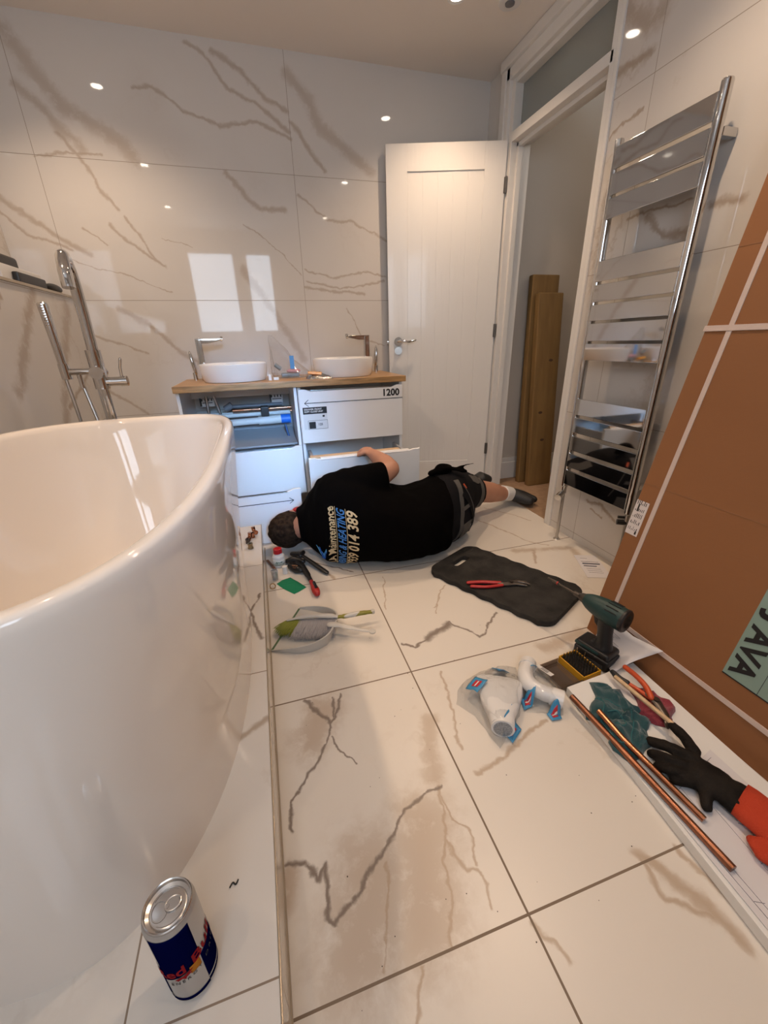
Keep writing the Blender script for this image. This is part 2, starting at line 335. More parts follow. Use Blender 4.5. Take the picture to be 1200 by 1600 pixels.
RIGHT_VEINS=[(0.05, 0, [(1.779, 2.146), (1.707, 2.077), (1.633, 2.026), (1.577, 2.027)]), (0.02, 0, [(1.772, 1.934), (1.671, 1.937), (1.588, 1.93)]), (0.008, 0, [(1.734, 1.728), (1.669, 1.756), (1.584, 1.766)]), (0.02, 0, [(1.471, 1.415), (1.391, 1.345), (1.29, 1.317)]), (0.008, 0, [(1.564, 1.437), (1.455, 1.434), (1.303, 1.423)]), (0.02, 0, [(1.226, 1.383), (1.122, 1.375)]), (0.012, 0, [(1.514, 0.236), (1.437, 0.246), (1.372, 0.227), (1.325, 0.21)]), (0.008, 0, [(1.474, 0.206), (1.402, 0.197)])]
BASE = (.66, .63, .595); TAN = (.40, .315, .24); DARK = (.20, .155, .125)
M_floor = marble('floor_marble', 'xy', FLOOR_VEINS, [('x', .352, 1.21), ('y', .312, .636)], .34, (.70, .65, .585), (.42, .31, .215), DARK, amp=.022, grout=(.21, .155, .11), gw=.0045, nstr=.3, tanstr=.68)
M_back = marble('wall_marble', 'xz', BACK_VEINS, [('x', .337, 1.2), ('z', 1.85, .607)], .035, BASE, TAN, DARK, amp=.022, nstr=.12, tanstr=.56)
M_right = marble('side_marble', 'yz', RIGHT_VEINS, [('y', 1.56, 1.2), ('z', 1.86, .607)], .05, BASE, TAN, DARK, amp=.03, nstr=.5)
M_left = marble('boxing_marble', 'yz', [(.05, 0, [(2.6, 1.2), (2.2, .7)]), (.04, 0, [(2.3, 1.25), (1.9, .85)]), (.02, 0, [(2.7, .9), (2.3, .75)]), (.02, 0, [(2.0, 1.2), (1.7, .9)])], [('y', 1.55, 1.2), ('z', 1.243, .607)], .06, BASE, TAN, DARK, nstr=.7)
M_plat = marble('platform_marble', 'xy', [(.012, 0, [(-.09, .78), (-.16, .74), (-.3, .70)]), (.008, 1, [(-.1, 1.35), (-.14, 1.25), (-.1, 1.1)])], [('y', .317, .632), ('x', -.297, 10)], .08, (.68, .64, .59), TAN, DARK, amp=.015, grout=(.25, .19, .14), gw=.003, nstr=.6)
M_paint = mat('white_paint', (.72, .70, .67), .35, bump=.03, bscale=90)
M_ceil = mat('ceiling_paint', (.80, .75, .70), .7, bump=.05, bscale=40)
M_hallwall = mat('hall_paint', (.55, .50, .44), .7)
M_hallfloor = mat('hall_carpet', (.36, .225, .135), .9, bump=.4, bscale=300, var=.2, vscale=30)
M_trim = mat('tile_edge_trim', (.45, .38, .29), .3, metal=.7)
M_wtrim = mat('white_tile_trim', (.75, .73, .70), .3)
M_door = mat('door_gloss_paint', (.76, .74, .71), .28, bump=.25, bscale=70, stretch=(1, 1, .12), coat=.2)
M_chrome = mat('polished_chrome', (.62, .61, .60), .07, metal=1)
M_chromed = mat('rail_chrome', (.60, .595, .59), .05, metal=1)
M_steel = mat('brushed_steel', (.5, .48, .45), .3, metal=1)
M_hinge = mat('dark_hinge', (.16, .15, .14), .4, metal=.8)
M_ceramic = mat('white_ceramic', (.80, .77, .73), .06, coat=.5)
M_acrylic = mat('bath_acrylic', (.76, .70, .64), .06, coat=.2)
M_black = mat('black_plastic', (.012, .012, .013), .4)
M_blackp = mat('black_print', (.008, .008, .01), .5)
M_white = mat('white_melamine', (.86, .86, .86), .18, coat=.2)
M_whitem = mat('white_matt', (.75, .74, .72), .5)
M_dark = mat('dark_grey', (.16, .16, .17), .5)  # even dark grey of the sensor centre and the insulated pipe
M_oak = mat('oak_worktop', (.50, .285, .115), .38, var=.45, vscale=9, stretch=(1, 9, 9), bump=.1, bscale=30)
M_oakl = mat('pale_wood', (.62, .43, .25), .5, var=.2, vscale=12, stretch=(1, 8, 8))
M_plank = mat('treated_timber', (.23, .135, .045), .75, col2=(.185, .105, .034), vscale=6, stretch=(5, 5, .5), bump=.3, bscale=60)
M_glass = film('frosted_glass', .35, (.62, .66, .64), .15, (.35, .38, .37), .45)
M_pane = film('window_pane', .08, (.95, .97, 1), .02, (.8, .85, .9), .02)

L_, R_, B_, C_ = -.87, 1.5, 2.75, 2.35
F_ = WIN_Y
def sbox(name, x0, x1, y0, y1, z0, z1, m, bev=0):
    return struct(obj(name, box(NB(), x0, x1, y0, y1, z0, z1, bev), m, None, bool(bev)))
sbox('floor', -1.2, 1.6, F_-.1, 2.85, -.06, 0, M_floor)
sbox('wall_back', -1.2, 1.5, B_, B_+.1, 0, C_, M_back)
sbox('wall_left', -1.2, -1.09, F_-.1, B_, 0, C_, M_left)
sbox('wall_boxing', -1.09, L_, F_, B_, 0, 1.25, M_left)
sbox('trim_1', -1.09, L_+.006, F_, B_, 1.25, 1.262, M_trim, .002)
sbox('ceiling', -1.2, 1.7, F_-.1, 2.85, C_, C_+.06, M_ceil)
# right wall with the door opening
OY0, OY1, OZ = 1.775, 2.5, 2.25
sbox('wall_right', R_, R_+.1, F_-.1, OY0, 0, C_, M_right)
sbox('wall_right_return', R_, R_+.1, OY1+.085, B_, 0, C_, M_right)
sbox('wall_right_header', R_, R_+.1, OY0, OY1+.085, OZ+.07, C_, M_paint)
# architrave and frame
fr = NB()
box(fr, R_-.022, R_+.02, OY1+.005, OY1+.085, 0, OZ+.07, .006)
box(fr, R_-.03, R_-.012, OY1+.035, OY1+.08, 0, OZ+.07, .005)
struct(obj('trim_2', fr, M_paint))
fr = NB()
box(fr, R_-.022, R_+.01, OY0-.004, OY1+.085, OZ, C_-.03, .006)
box(fr, R_-.04, R_, OY0-.004, OY1+.085, C_-.05, C_, .01)
struct(obj('trim_3', fr, M_paint))
fr = NB()
box(fr, R_-.006, R_+.12, OY0-.012, OY0+.02, 0, OZ+.01, .004)      # near jamb
box(fr, R_-.004, R_+.12, OY1-.025, OY1+.01, 0, OZ+.01, .004)      # far jamb
box(fr, R_-.006, R_+.12, OY0, OY1, 1.985, 2.03, .005)            # transom rail
box(fr, R_+.03, R_+.06, OY0+.02, OY1-.025, 1.965, 1.985, .003)
box(fr, R_+.03, R_+.06, OY1-.045, OY1-.025, 0, 1.985, .003)
box(fr, R_, R_+.12, OY0, OY1, OZ-.02, OZ+.01, .004)
struct(obj('trim_door_frame', fr, M_paint))
t = NB(); box(t, R_-.008, R_+.002, OY0-.03, OY0-.012, 0, C_, .003); struct(obj('trim_4', t, M_wtrim))
g = NB(); box(g, R_+.045, R_+.051, OY0+.02, OY1-.02, 2.03, OZ-.02)
struct(obj('window_1', g, M_glass, None, False))
# hallway
sbox('wall_hall', 1.6, 3.2, 2.60, 2.68, 0, 2.5, M_hallwall)
sbox('wall_hall_side', 3.1, 3.2, .6, 2.6, 0, 2.5, M_hallwall)
sbox('wall_hall_near', 1.6, 3.2, .5, .6, 0, 2.5, M_hallwall)
sbox('ceiling_hall', 1.6, 3.2, .5, 2.68, 2.5, 2.56, M_ceil)
sbox('floor_hall', 1.528, 3.2, .5, 2.68, -.05, .003, M_hallfloor)
sk = NB(); box(sk, 1.6, 3.1, 2.582, 2.60, 0, .13, .002); box(sk, 1.6, 3.1, 2.588, 2.60, .12, .165, .004); struct(obj('baseboard_hall', sk, M_paint))
# rear wall with the window
for k, a in enumerate([(-1.2, -.68, 0, C_), (-.08, .03, 1.15, 2.15), (.40, 1.6, 0, C_), (-.68, .40, 0, 1.15), (-.68, .40, 2.15, C_)]):
    sbox('wall_rear' if k == 0 else 'wall_rear_part', a[0], a[1], F_-.1, F_, a[2], a[3], M_paint)
for k, (a, b2) in enumerate(((-.68, -.08), (.03, .40))):
    w = NB(); 
    for q in ((a, a+.035, 1.15, 2.15), (b2-.035, b2, 1.15, 2.15), (a, b2, 1.15, 1.19), (a, b2, 2.11, 2.15)): box(w, q[0], q[1], F_-.06, F_-.01, q[2], q[3], .004)
    wo = struct(obj('window_%d' % (k+2), w, M_wtrim)); pn = NB(); box(pn, a+.03, b2-.03, F_-.035, F_-.031, 1.18, 2.12); obj('pane', pn, M_pane, wo, False)
# raised bath platform
PZ = .14
p = NB(); box(p, L_, -.0875, F_, 2.01, 0, PZ); struct(obj('platform', p, M_plat, None, False))
p = NB(); box(p, -.0895, -.0862, F_, 2.013, PZ-.010, PZ+.0012, .001); struct(obj('trim_5', p, M_trim))
# inner skirting box in line with the floor, thin mastic line
p = NB(); box(p, -.0885, -.0845, F_, 2.01, 0, .004); struct(obj('trim_6', p, mat('mastic', (.33, .27, .2), .5)))

# ------------------------------------------------------------------ ceiling lights
M_lamp = emit('lamp_glow', (1.0, .86, .70), 22)
M_bez = mat('lamp_bezel', (.7, .69, .68), .3)
POS = [(-.64, 2.2, 'in the row over the bath, nearest the back wall'), (1.03, 2.23, 'near the door, at the top edge of the picture'), (-.64, 1.1, 'in the row over the bath, middle one'), (1.0, 1.05, 'above the open floor, middle of its row'), (-.66, 0.0, 'over the near end of the bath'), (1.0, -.1, 'above the cardboard box')]
for x, y, tx in POS:
    d = thing('ceiling_downlight', 'small round recessed ceiling spotlight ' + tx, 'light', (x, y, C_), group='ceiling spotlights')
    q = NB(); lathe(q, [(.028, -.001), (.042, -.004), (.044, 0), (.03, .004)], 28); obj('bezel', q, M_bez, d)
    q = NB(); lathe(q, [(0, -.0015), (.028, -.002), (.028, .002), (0, .002)], 24); obj('lens', q, M_lamp, d)
    l = bpy.data.lights.new('spotlight', 'SPOT'); l.energy = LAMP_E; l.color = WARM; l.spot_size = math.radians(125); l.spot_blend = 1.0; l.shadow_soft_size = .028
    lo = bpy.data.objects.new('spotlight', l); COL.objects.link(lo); lo.location = (0, 0, -.03); lo.parent = d
    if y < .5: l.energy = LAMP_E*(.30 if x < 0 else .26)
d = thing('ceiling_sensor', 'dark-centred round fitting on the ceiling beside the door architrave', 'sensor', (1.27, 2.2, C_))
q = NB(); lathe(q, [(.02, -.006), (.046, -.008), (.05, 0), (.02, .002)], 28); obj('bezel', q, M_bez, d)
q = NB(); lathe(q, [(0, -.012), (.02, -.01), (.022, 0), (0, 0)], 24); obj('lens', q, M_dark, d)
l = bpy.data.lights.new('hall_fill', 'POINT'); l.energy = 3.5; l.color = (1, .86, .72); l.shadow_soft_size = .08  # unseen fill light added to brighten the hallway
lo = bpy.data.objects.new('hall_fill', l); COL.objects.link(lo); lo.location = (2.5, 1.4, 2.3)

# ------------------------------------------------------------------ open door leaf
DW = .672
dv = Vector((-.66, .197, 0)).normalized()      # from hinge to latch edge
Dt = struct(thing('door_1', '', '', (1.485, 2.492, 0), 0)); del Dt['label']; del Dt['category']
DM = basis((0, 0, 0), dv, (0, 0, 1))           # local x along leaf, local y up, local z = normal
dn = DM.to_3x3() @ Vector((0, 0, 1))
sgn = 1 if dn.y < 0 else -1                    # front face towards the room
def DB(bm, x0, x1, z0, z1, d0, d1, bev=0): box(bm, x0, x1, z0, z1, min(d0*sgn, d1*sgn), max(d0*sgn, d1*sgn), bev, DM)
q = NB()
DB(q, 0, DW, .012, 2.0, -.036, -.006)
DB(q, 0, .12, .012, 2.0, -.01, 0, .0015); DB(q, DW-.12, DW, .012, 2.0, -.01, 0, .0015)
DB(q, .12, DW-.12, 1.875, 2.0, -.01, 0, .0015); DB(q, .12, DW-.12, .012, .2, -.01, 0, .0015)
pw = (DW-.24)/5
for i in range(5): DB(q, .12+pw*i+.001, .12+pw*(i+1)-.001, .204, 1.871, -.01, -.005, .0015)
obj('door_leaf', q, M_door, Dt, False)
def DP(x, z, d): return DM @ Vector((x, z, d*sgn))
h = NB(); 
cyl(h, DP(DW-.06, 1.0, 0), DP(DW-.06, 1.0, .008), .026); cyl(h, DP(DW-.06, 1.0, 0), DP(DW-.06, 1.0, .045), .010)
tube(h, smooth_path([DP(DW-.06, 1.0, .042), DP(DW-.09, 1.003, .05), DP(DW-.13, .998, .048), DP(DW-.165, 1.006, .040)]), .009, 12, flat=.8, roundcap=True)
obj('door_handle', h, M_chrome, Dt)
h = NB(); cyl(h, DP(DW-.06, .945, 0), DP(DW-.06, .945, .007), .024); cyl(h, DP(DW-.06, .945, .006), DP(DW-.06, .945, .013), .011); obj('thumb_turn', h, M_steel, Dt)
h = NB(); DB(h, DW-.002, DW+.012, .985, 1.005, -.026, -.014, .002); obj('latch', h, M_chrome, Dt)
for z in (.285, 1.05, 1.80):
    h = NB(); cyl(h, DP(-.004, z-.038, .006), DP(-.004, z+.038, .006), .007, 12); DB(h, -.001, .006, z-.038, z+.038, -.03, .001); obj('hinge', h, M_hinge, Dt)
# ------------------------------------------------------------------ timber boards in the hallway
M_knot = mat('dark_knot', (.06, .03, .012), .8)
def board(name, label, x0, w, ybase, ztop, th, ytop):
    L = thing(name, label, 'timber', (x0, ybase, .003)); q = NB()
    a = math.atan2(ytop-ybase, ztop)
    box(q, 0, w, 0, th, 0, ztop/math.cos(a), .006); bmesh.ops.transform(q, matrix=Matrix.Rotation(-a, 4, 'X'), verts=q.verts[:])
    pk = obj('plank', q, M_plank, L, False)
    for kx, kz in ((.10, .33), (.07, .52), (.13, .86)):
        q = NB(); ell(q, (w*kx/.2, 0, kz), (.016, .0012, .009)); bmesh.ops.transform(q, matrix=Matrix.Rotation(-a, 4, 'X'), verts=q.verts[:]); obj('knot', q, M_knot, pk)
board('timber_board', 'taller treated timber board leaning at the hallway wall behind a shorter one', 1.765, .20, 2.455, 1.37, .045, 2.535)
board('timber_board', 'shorter knotty timber board leaning in front of the taller one', 1.783, .185, 2.36, 1.262, .045, 2.478)
# ------------------------------------------------------------------ freestanding bath
def sup(cx, cy, a, b, n, z, N=72, k=0.0):
    out = []
    for i in range(N):
        t = 2*PI*i/N; c, s = math.cos(t), math.sin(t)
        x = a*math.copysign(abs(c)**(2/n), c); y = b*math.copysign(abs(s)**(2/n), s)
        out.append(Vector((cx+x, cy+y, z+k*(y/b)**2)))
    return out
bx, by = -.436, 1.085
tub = thing('bathtub', 'large white freestanding oval bath on the tiled platform', 'bathtub', (0, 0, 0))
K = -.03
spec = [(.27, .64, 2.4, PZ+.012, 0), (.306, .682, 2.4, PZ+.0, 0), (.307, .682, 2.42, PZ+.06, 0), (.311, .684, 2.5, PZ+.2, 0), (.322, .688, 2.6, PZ+.35, 0), (.336, .693, 2.85, PZ+.5, -.01),
        (.347, .697, 3.0, PZ+.60, -.02), (.348, .698, 3.0, .768, K), (.347, .697, 3.0, .779, K), (.343, .693, 3.0, .785, K), (.337, .687, 3.0, .787, K), (.325, .675, 3.0, .786, K), (.316, .665, 3.0, .781, K), (.309, .657, 3.0, .77, K),
        (.295, .64, 2.9, .70, -.02), (.27, .60, 2.7, .50, -.01), (.24, .55, 2.5, .32, 0), (.20, .49, 2.3, .24, 0), (.13, .36, 2.2, .222, 0), (.05, .15, 2, .218, 0)]
q = NB(); rings(q, [sup(bx, by, a, b, n, z, 96, k) for a, b, n, z, k in spec]); obj('bath_shell', q, M_acrylic, tub, True, 60)
q = NB(); lathe(q, [(0, .0), (.03, .0), (.034, -.004), (.034, -.01), (0, -.01)], 24, T(bx, by, .229)); obj('plug', q, M_chrome, tub)
# ------------------------------------------------------------------ floor standing bath tap
tp = thing('bath_tap', 'tall chrome floor-standing bath tap with hand shower behind the bath', 'tap', (-.585, 1.88, 0))
def TPt(*p): return Vector(p)
q = NB()
tube(q, smooth_path([(0, 0, 0.0), (0, 0, .4), (0, 0, .9), (.004, 0, 1.10), (.008, -.012, 1.22), (.014, -.05, 1.285), (.022, -.10, 1.285), (.028, -.135, 1.24), (.030, -.145, 1.19)], 8), .019, 20); lathe(q, [(.0, 0), (.05, 0), (.05, .012), (.03, .02), (.0, .02)], 28)
obj('column', q, M_chrome, tp)
q = NB(); cyl(q, (0, 0, .86), (0, 0, 1.0), .026, 24); cyl(q, (.0, -.03, .92), (0, .03, .92), .024, 20); obj('mixer_body', q, M_chrome, tp)
q = NB(); cyl(q, (0, 0, .885), (.068, 0, .885), .017, 20); cyl(q, (.068, 0, .885), (.092, 0, .885), .019, 20)
h = obj('control_handle', q, M_chrome, tp)
q = NB(); tube(q, [(.075, 0, .90), (.078, -.004, .935), (.086, -.006, .965)], .0055, 10, roundcap=True); obj('lever', q, M_chrome, h)
q = NB(); cyl(q, (0, 0, .925), (-.108, 0, .925), .012, 16); cyl(q, (-.108, 0, .90), (-.108, 0, .955), .018, 18); obj('shower_bracket', q, M_chrome, tp)
q = NB(); tube(q, [(-.108, 0, .90), (-.109, 0, .95), (-.113, .0, 1.155), (-.113, 0, 1.16)], [.013, .014, .0175, .012], 18); hs = obj('hand_shower', q, M_chrome, tp)
q = NB()
for k in range(9):
    z = 1.085+k*.008; tube(q, [(-.1115-.0001*k, -.0135, z), (-.1115-.0001*k, -.0145, z+.003)], .006, 8)
obj('spray_nozzles', q, M_steel, hs)
q = NB(); tube(q, smooth_path([(-.113, 0, .90), (-.108, 0, .7), (-.10, -.02, .45), (-.06, -.03, .30), (-.02, -.03, .42), (-.035, -.02, .65), (-.062, 0, .86), (-.066, 0, .90)], 10), .0065, 10); obj('shower_hose', q, M_steel, tp)
q = NB(); cyl(q, (-.066, 0, .865), (-.066, 0, .915), .009, 12); obj('hose_connector', q, M_chrome, tp)
q = NB(); tube(q, [(.012, -.02, .86), (.017, -.025, .60), (.02, -.02, .2)], .012, 14); obj('riser_pipe', q, M_chrome, tp)

# ------------------------------------------------------------------ vanity
VY = 2.26
def cabinet(x0, x1, label):
    c = thing('vanity_cabinet', label, 'cabinet', (x0, VY+.02, .19), group=None)
    w = x1-x0; D = .46; H = .60
    q = NB(); box(q, 0, .016, 0, D, 0, H, .001); obj('side_panel', q, M_white, c)
    q = NB(); box(q, w-.016, w, 0, D, 0, H, .001); obj('side_panel', q, M_white, c)
    q = NB(); box(q, .016, w-.016, 0, D, 0, .016); obj('bottom_panel', q, M_white, c)
    q = NB(); box(q, .016, w-.016, D-.10, D-.085, 0, .44); obj('back_panel', q, M_white, c)
    q = NB(); box(q, .016, w-.016, D-.10, D-.085, .53, H); obj('back_rail', q, M_white, c)
    return c
cl = cabinet(-.405, .188, 'left white vanity cabinet with its upper drawer taken out, pipes showing')
cr = cabinet(.192, .785, 'right white vanity cabinet with the printed 1200 drawer front')
def front(bm, w, h, M):
    s = .055
    poly = [(0, 0), (w, 0), (w, h), (w-s*.6, h), (w-s*1.2, h-.012), (s*1.2, h-.012), (s*.6, h), (0, h)]
    prism(bm, poly, .018, M, .0015)
FX = (1, 0, 0); FU = (0, 0, 1)
# lower left drawer (closed)
w = .587; q = NB(); front(q, w, .275, basis((0.003, 0, 0.012), FX, FU)); dl = obj('drawer_front', q, M_white, cl)
q = NB(); box(q, .04, w-.04, -.004, .03, .272, .276, .001); obj('finger_pull', q, M_steel, dl)
# curved panel for the lower cabinet back, its shadow put into the grey
M_shade_drawer = mat('shade_and_drawer_grey', (.33, .34, .36), .35)
q = NB(); rings(q, [[Vector((x, .06+.0*i, .29)), Vector((x, .2, .30)), Vector((x, .32, .34)), Vector((x, .36, .42)), Vector((x, .366, .42)), Vector((x, .326, .33)), Vector((x, .2, .29)), Vector((x, .06, .28))] for i, x in enumerate((.02, .573))]); obj('shade_panel', q, M_shade_drawer, cl)
# drawer runner brackets
for x in (.065, .46):
    q = NB(); box(q, x, x+.075, .33, .345, .485, .53, .004); b_ = obj('fixing_plate', q, M_whitem, cl)
    q = NB()
    for k in range(4): box(q, x+.006+k*.018, x+.012+k*.018, .326, .331, .518, .532)
    box(q, x-.004, x+.006, .324, .331, .49, .535); box(q, x+.01, x+.065, .326, .331, .506, .510)
    obj('fixing_slots', q, M_black, b_)
# right upper drawer
q = NB(); front(q, w, .29, basis((.003, -.002, .297), FX, FU)); dr = obj('drawer_front', q, M_white, cr)
q = NB(); box(q, .07, w-.07, -.004, .02, .576, .580, .001); obj('finger_pull', q, M_steel, dr)
def fp(x, z): return basis((x, -.0215, z), FX, FU)
text('printed_number', '1200', .052, fp(.468, .529), M_blackp, dr, bold=.0016)
q = NB(); box(q, .03, .59, -.0225, -.0205, .5125, .5155); 
for s in (1, -1): tube(q, [(.03, -.0215, .514), (.052, -.0215, .514+s*.018)], .0015, 6)
obj('printed_arrow', q, M_blackp, dr, False)
# product label
q = NB(); box(q, .017, .148, -.0218, -.0204, .372, .492); lb = obj('product_label', q, mat('label_paper', (.70, .70, .70), .5), dr, False)
q = NB(); box(q, .017, .148, -.0224, -.0216, .456, .492); box(q, .045, .081, -.0224, -.0216, .376, .413)
for z0, z1, x0, x1 in ((.372, .3735, .04, .148), (.419, .4205, .04, .148)): box(q, x0, x1, -.0223, -.0216, z0, z1)
box(q, .04, .0412, -.0223, -.0216, .372, .42); box(q, .1468, .148, -.0223, -.0216, .372, .42)
box(q, .122, .134, -.0223, -.0216, .437, .447)
obj('label_print', q, M_blackp, lb, False)
text('label_lettering', 'DRAWER FRONT\nSOFT CLOSE UNIT', .0125, basis((.024, -.0232, .477), FX, FU), M_whitem, lb, bold=.0003, ext=.0002)
text('label_lettering', '125', .017, basis((.095, -.0226, .392), FX, FU), M_blackp, lb, bold=.0004, ext=.0002)
# right lower drawer, pulled open
OD = -.262
q = NB(); front(q, .60, .262, basis((-.003, OD, .012), FX, FU)); do = obj('open_drawer_front', q, M_white, cr)
q = NB(); box(q, .06, .54, OD-.014, OD+.012, .268, .2735, .002); tube(q, smooth_path([(.0, OD-.01, .275), (.05, OD-.014, .266), (.3, OD-.016, .267), (.54, OD-.014, .266), (.6, OD-.01, .274)]), .004, 8); obj('finger_pull', q, M_white, do)
q = NB(); box(q, .03, .046, OD+.018, .05, .05, .24); box(q, .547, .563, OD+.018, .05, .05, .24); box(q, .03, .563, OD+.018, .05, .05, .06); tr = obj('drawer_box', q, M_shade_drawer, do, False)
q = NB(); box(q, .012, .50, OD+.02, OD+.06, .262, .272, .002); obj('timber_batten', q, M_oakl, do)
# worktop
wt = obj('worktop', box(NB(), -.41, .80, 2.245, B_-.002, .792, .824, .003), M_oak); tag(wt, 'oak wooden worktop across the two vanity cabinets, under the basins', 'worktop')
# pipes in the opening
M_copper = mat('copper', (.52, .23, .13), .22, metal=1, var=.35, vscale=20)
M_copperd = mat('dull_copper', (.34, .15, .09), .34, metal=1, var=.4, vscale=14, stretch=(1, 1, 1))
M_blue = mat('blue_plastic', (.02, .18, .75), .4)
for z, r, lab in ((.648, .0075, 'upper thin copper pipe running inside the open vanity cabinet'), (.628, .0075, 'lower thin copper pipe running inside the open vanity cabinet')):
    q = NB(); cyl(q, (-.17, 2.575, z), (.171, 2.575, z), r, 12); tag(obj('copper_pipe', q, M_copper), lab, 'pipe')
q = NB(); cyl(q, (-.2, 2.60, .668), (.12, 2.60, .668), .011, 12); cyl(q, (-.21, 2.6, .655), (-.17, 2.6, .68), .02, 12); tag(obj('insulated_pipe', q, M_dark), 'dark grey pipe above the copper pipes in the open vanity cabinet', 'pipe')
wp = thing('waste_pipe', 'white plastic waste pipe with blue end fitting in the open vanity cabinet', 'pipe', (-.2, 2.52, .585))
q = NB(); cyl(q, (-.1, 0, 0), (.17, 0, .004), .019, 18); cyl(q, (.17, 0, .004), (.30, 0, .006), .025, 18); obj('pipe', q, M_whitem, wp)
q = NB(); cyl(q, (.30, 0, .006), (.355, 0, .006), .027, 18); obj('blue_fitting', q, M_blue, wp)
q = NB(); cyl(q, (-.1, .05, .036), (.36, .05, .036), .012, 14); obj('overflow_pipe', q, M_whitem, wp)
q = NB(); box(q, .19, .235, -.03, .03, .03, .085, .004); obj('pipe_clip', q, M_black, wp)
vt = thing('isolation_valve', 'small chrome and black valve hanging below the blue pipe fitting', 'valve', (.13, 2.50, .56))
q = NB(); tube(q, [(-.01, 0, .0), (.0, -.01, -.06), (.01, -.01, -.09)], .007, 10); obj('flexible_tail', q, mat('blue_braid', (.03, .08, .2), .4), vt)
q = NB(); cyl(q, (-.005, -.01, -.075), (.028, -.01, -.09), .012, 10); cyl(q, (.012, -.03, -.08), (.012, .01, -.08), .008, 10); obj('valve_body', q, M_steel, vt)
for k, (a, b2) in enumerate((((-.305, 2.6, .735), (-.305, 2.6, .6)), ((-.262, 2.6, .735), (-.235, 2.6, .6)))):
    q = NB(); tube(q, [a, b2], .008, 10); tag(obj('flexible_hose', q, M_steel), ('upright' if k == 0 else 'slanting') + ' braided hose at the left inside the open vanity cabinet', 'hose')
# removed drawer standing on the floor
rd = thing('removed_drawer', 'white drawer with a printed arrow standing on the floor before the left cabinet', 'drawer', (-.452, 2.085, 0))
q = NB(); front(q, .59, .292, basis((0, 0, .001), FX, FU)); f_ = obj('drawer_front', q, M_white, rd)
q = NB(); box(q, .07, .52, -.020, .004, .277, .281, .001); obj('finger_pull', q, M_steel, f_)
q = NB(); box(q, .0, .545, -.0205, -.0185, .2305, .2335)
for s in (1, -1): tube(q, [(.548, -.0195, .232), (.526, -.0195, .232+s*.016)], .0015, 6)
obj('printed_arrow', q, M_blackp, f_, False)
q = NB(); box(q, .02, .03, 0, .13, .02, .15); box(q, .56, .57, 0, .13, .02, .15); box(q, .02, .57, 0, .13, .0, .01); obj('drawer_box', q, M_shade_drawer, rd, False)

# basins, taps
def basin(x, y, r, h, label):
    t = thing('basin', label, 'basin', (x, y, .824)); q = NB()
    lathe(q, [(r*.86, 0), (r*.91, .002), (r*.955, .02), (r*.99, h*.6), (r, h-.004), (r-.002, h), (r-.007, h+.001), (r-.011, h-.004), (r-.02, h*.6), (r*.75, .03), (r*.3, .018), (0, .016)], 64); obj('bowl', q, M_ceramic, t)
    q = NB(); lathe(q, [(0, .024), (.025, .023), (.03, .016), (0, .016)], 24); obj('waste', q, M_chrome, t)
basin(-.118, 2.468, .176, .09, 'round white countertop basin on the left end of the oak worktop')
basin(.487, 2.46, .176, .098, 'round white countertop basin on the right end, close to the door')
def btap(x, y, s, label):
    t = thing('basin_tap', label, 'tap', (x, y, .824)); q = NB()
    box(q, -.016, .016, -.016, .016, 0, .215, .004); obj('tap_body', q, M_chrome, t)
    q = NB(); M = T(0, 0, .208)@Matrix.Rotation(.0, 4, 'Y'); prism(q, [(-.016*s, 0), (.05*s, .0), (.115*s, .014), (.115*s, .026), (-.016*s, .026)] , .03, basis((0, .015, .192), (1, 0, 0), (0, 0, 1)), .002); sp = obj('spout', q, M_chrome, t)
    q = NB(); cyl(q, (.115*s, 0, .215), (.127*s, -.0, .213), .014, 16); obj('aerator', q, M_chrome, sp)
btap(-.288, 2.6, 1, 'chrome basin tap whose spout points right over the left basin')
btap(.668, 2.6, -1, 'chrome basin tap whose spout points left over the right basin')
for x, r, lab, tl in ((-.345, .1, 'slim chrome oval paddle handle left of the left basin', -.12), (.742, .1, 'slim chrome oval paddle handle right of the right basin', .05)):
    t = thing('chrome_paddle', lab, 'handle', (x, 2.66, .824)); q = NB()
    t2 = NB(); bmesh.ops.create_uvsphere(t2, u_segments=24, v_segments=14, radius=1); merge(q, t2, T(0, 0, .09)@Matrix.Rotation(tl, 4, 'Y')@Matrix.Diagonal((.012, .02, .068, 1))); obj('paddle', q, M_chrome, t)
    q = NB(); cyl(q, (0, 0, 0), (0, 0, .04), .012, 16); obj('stem', q, M_chrome, t)
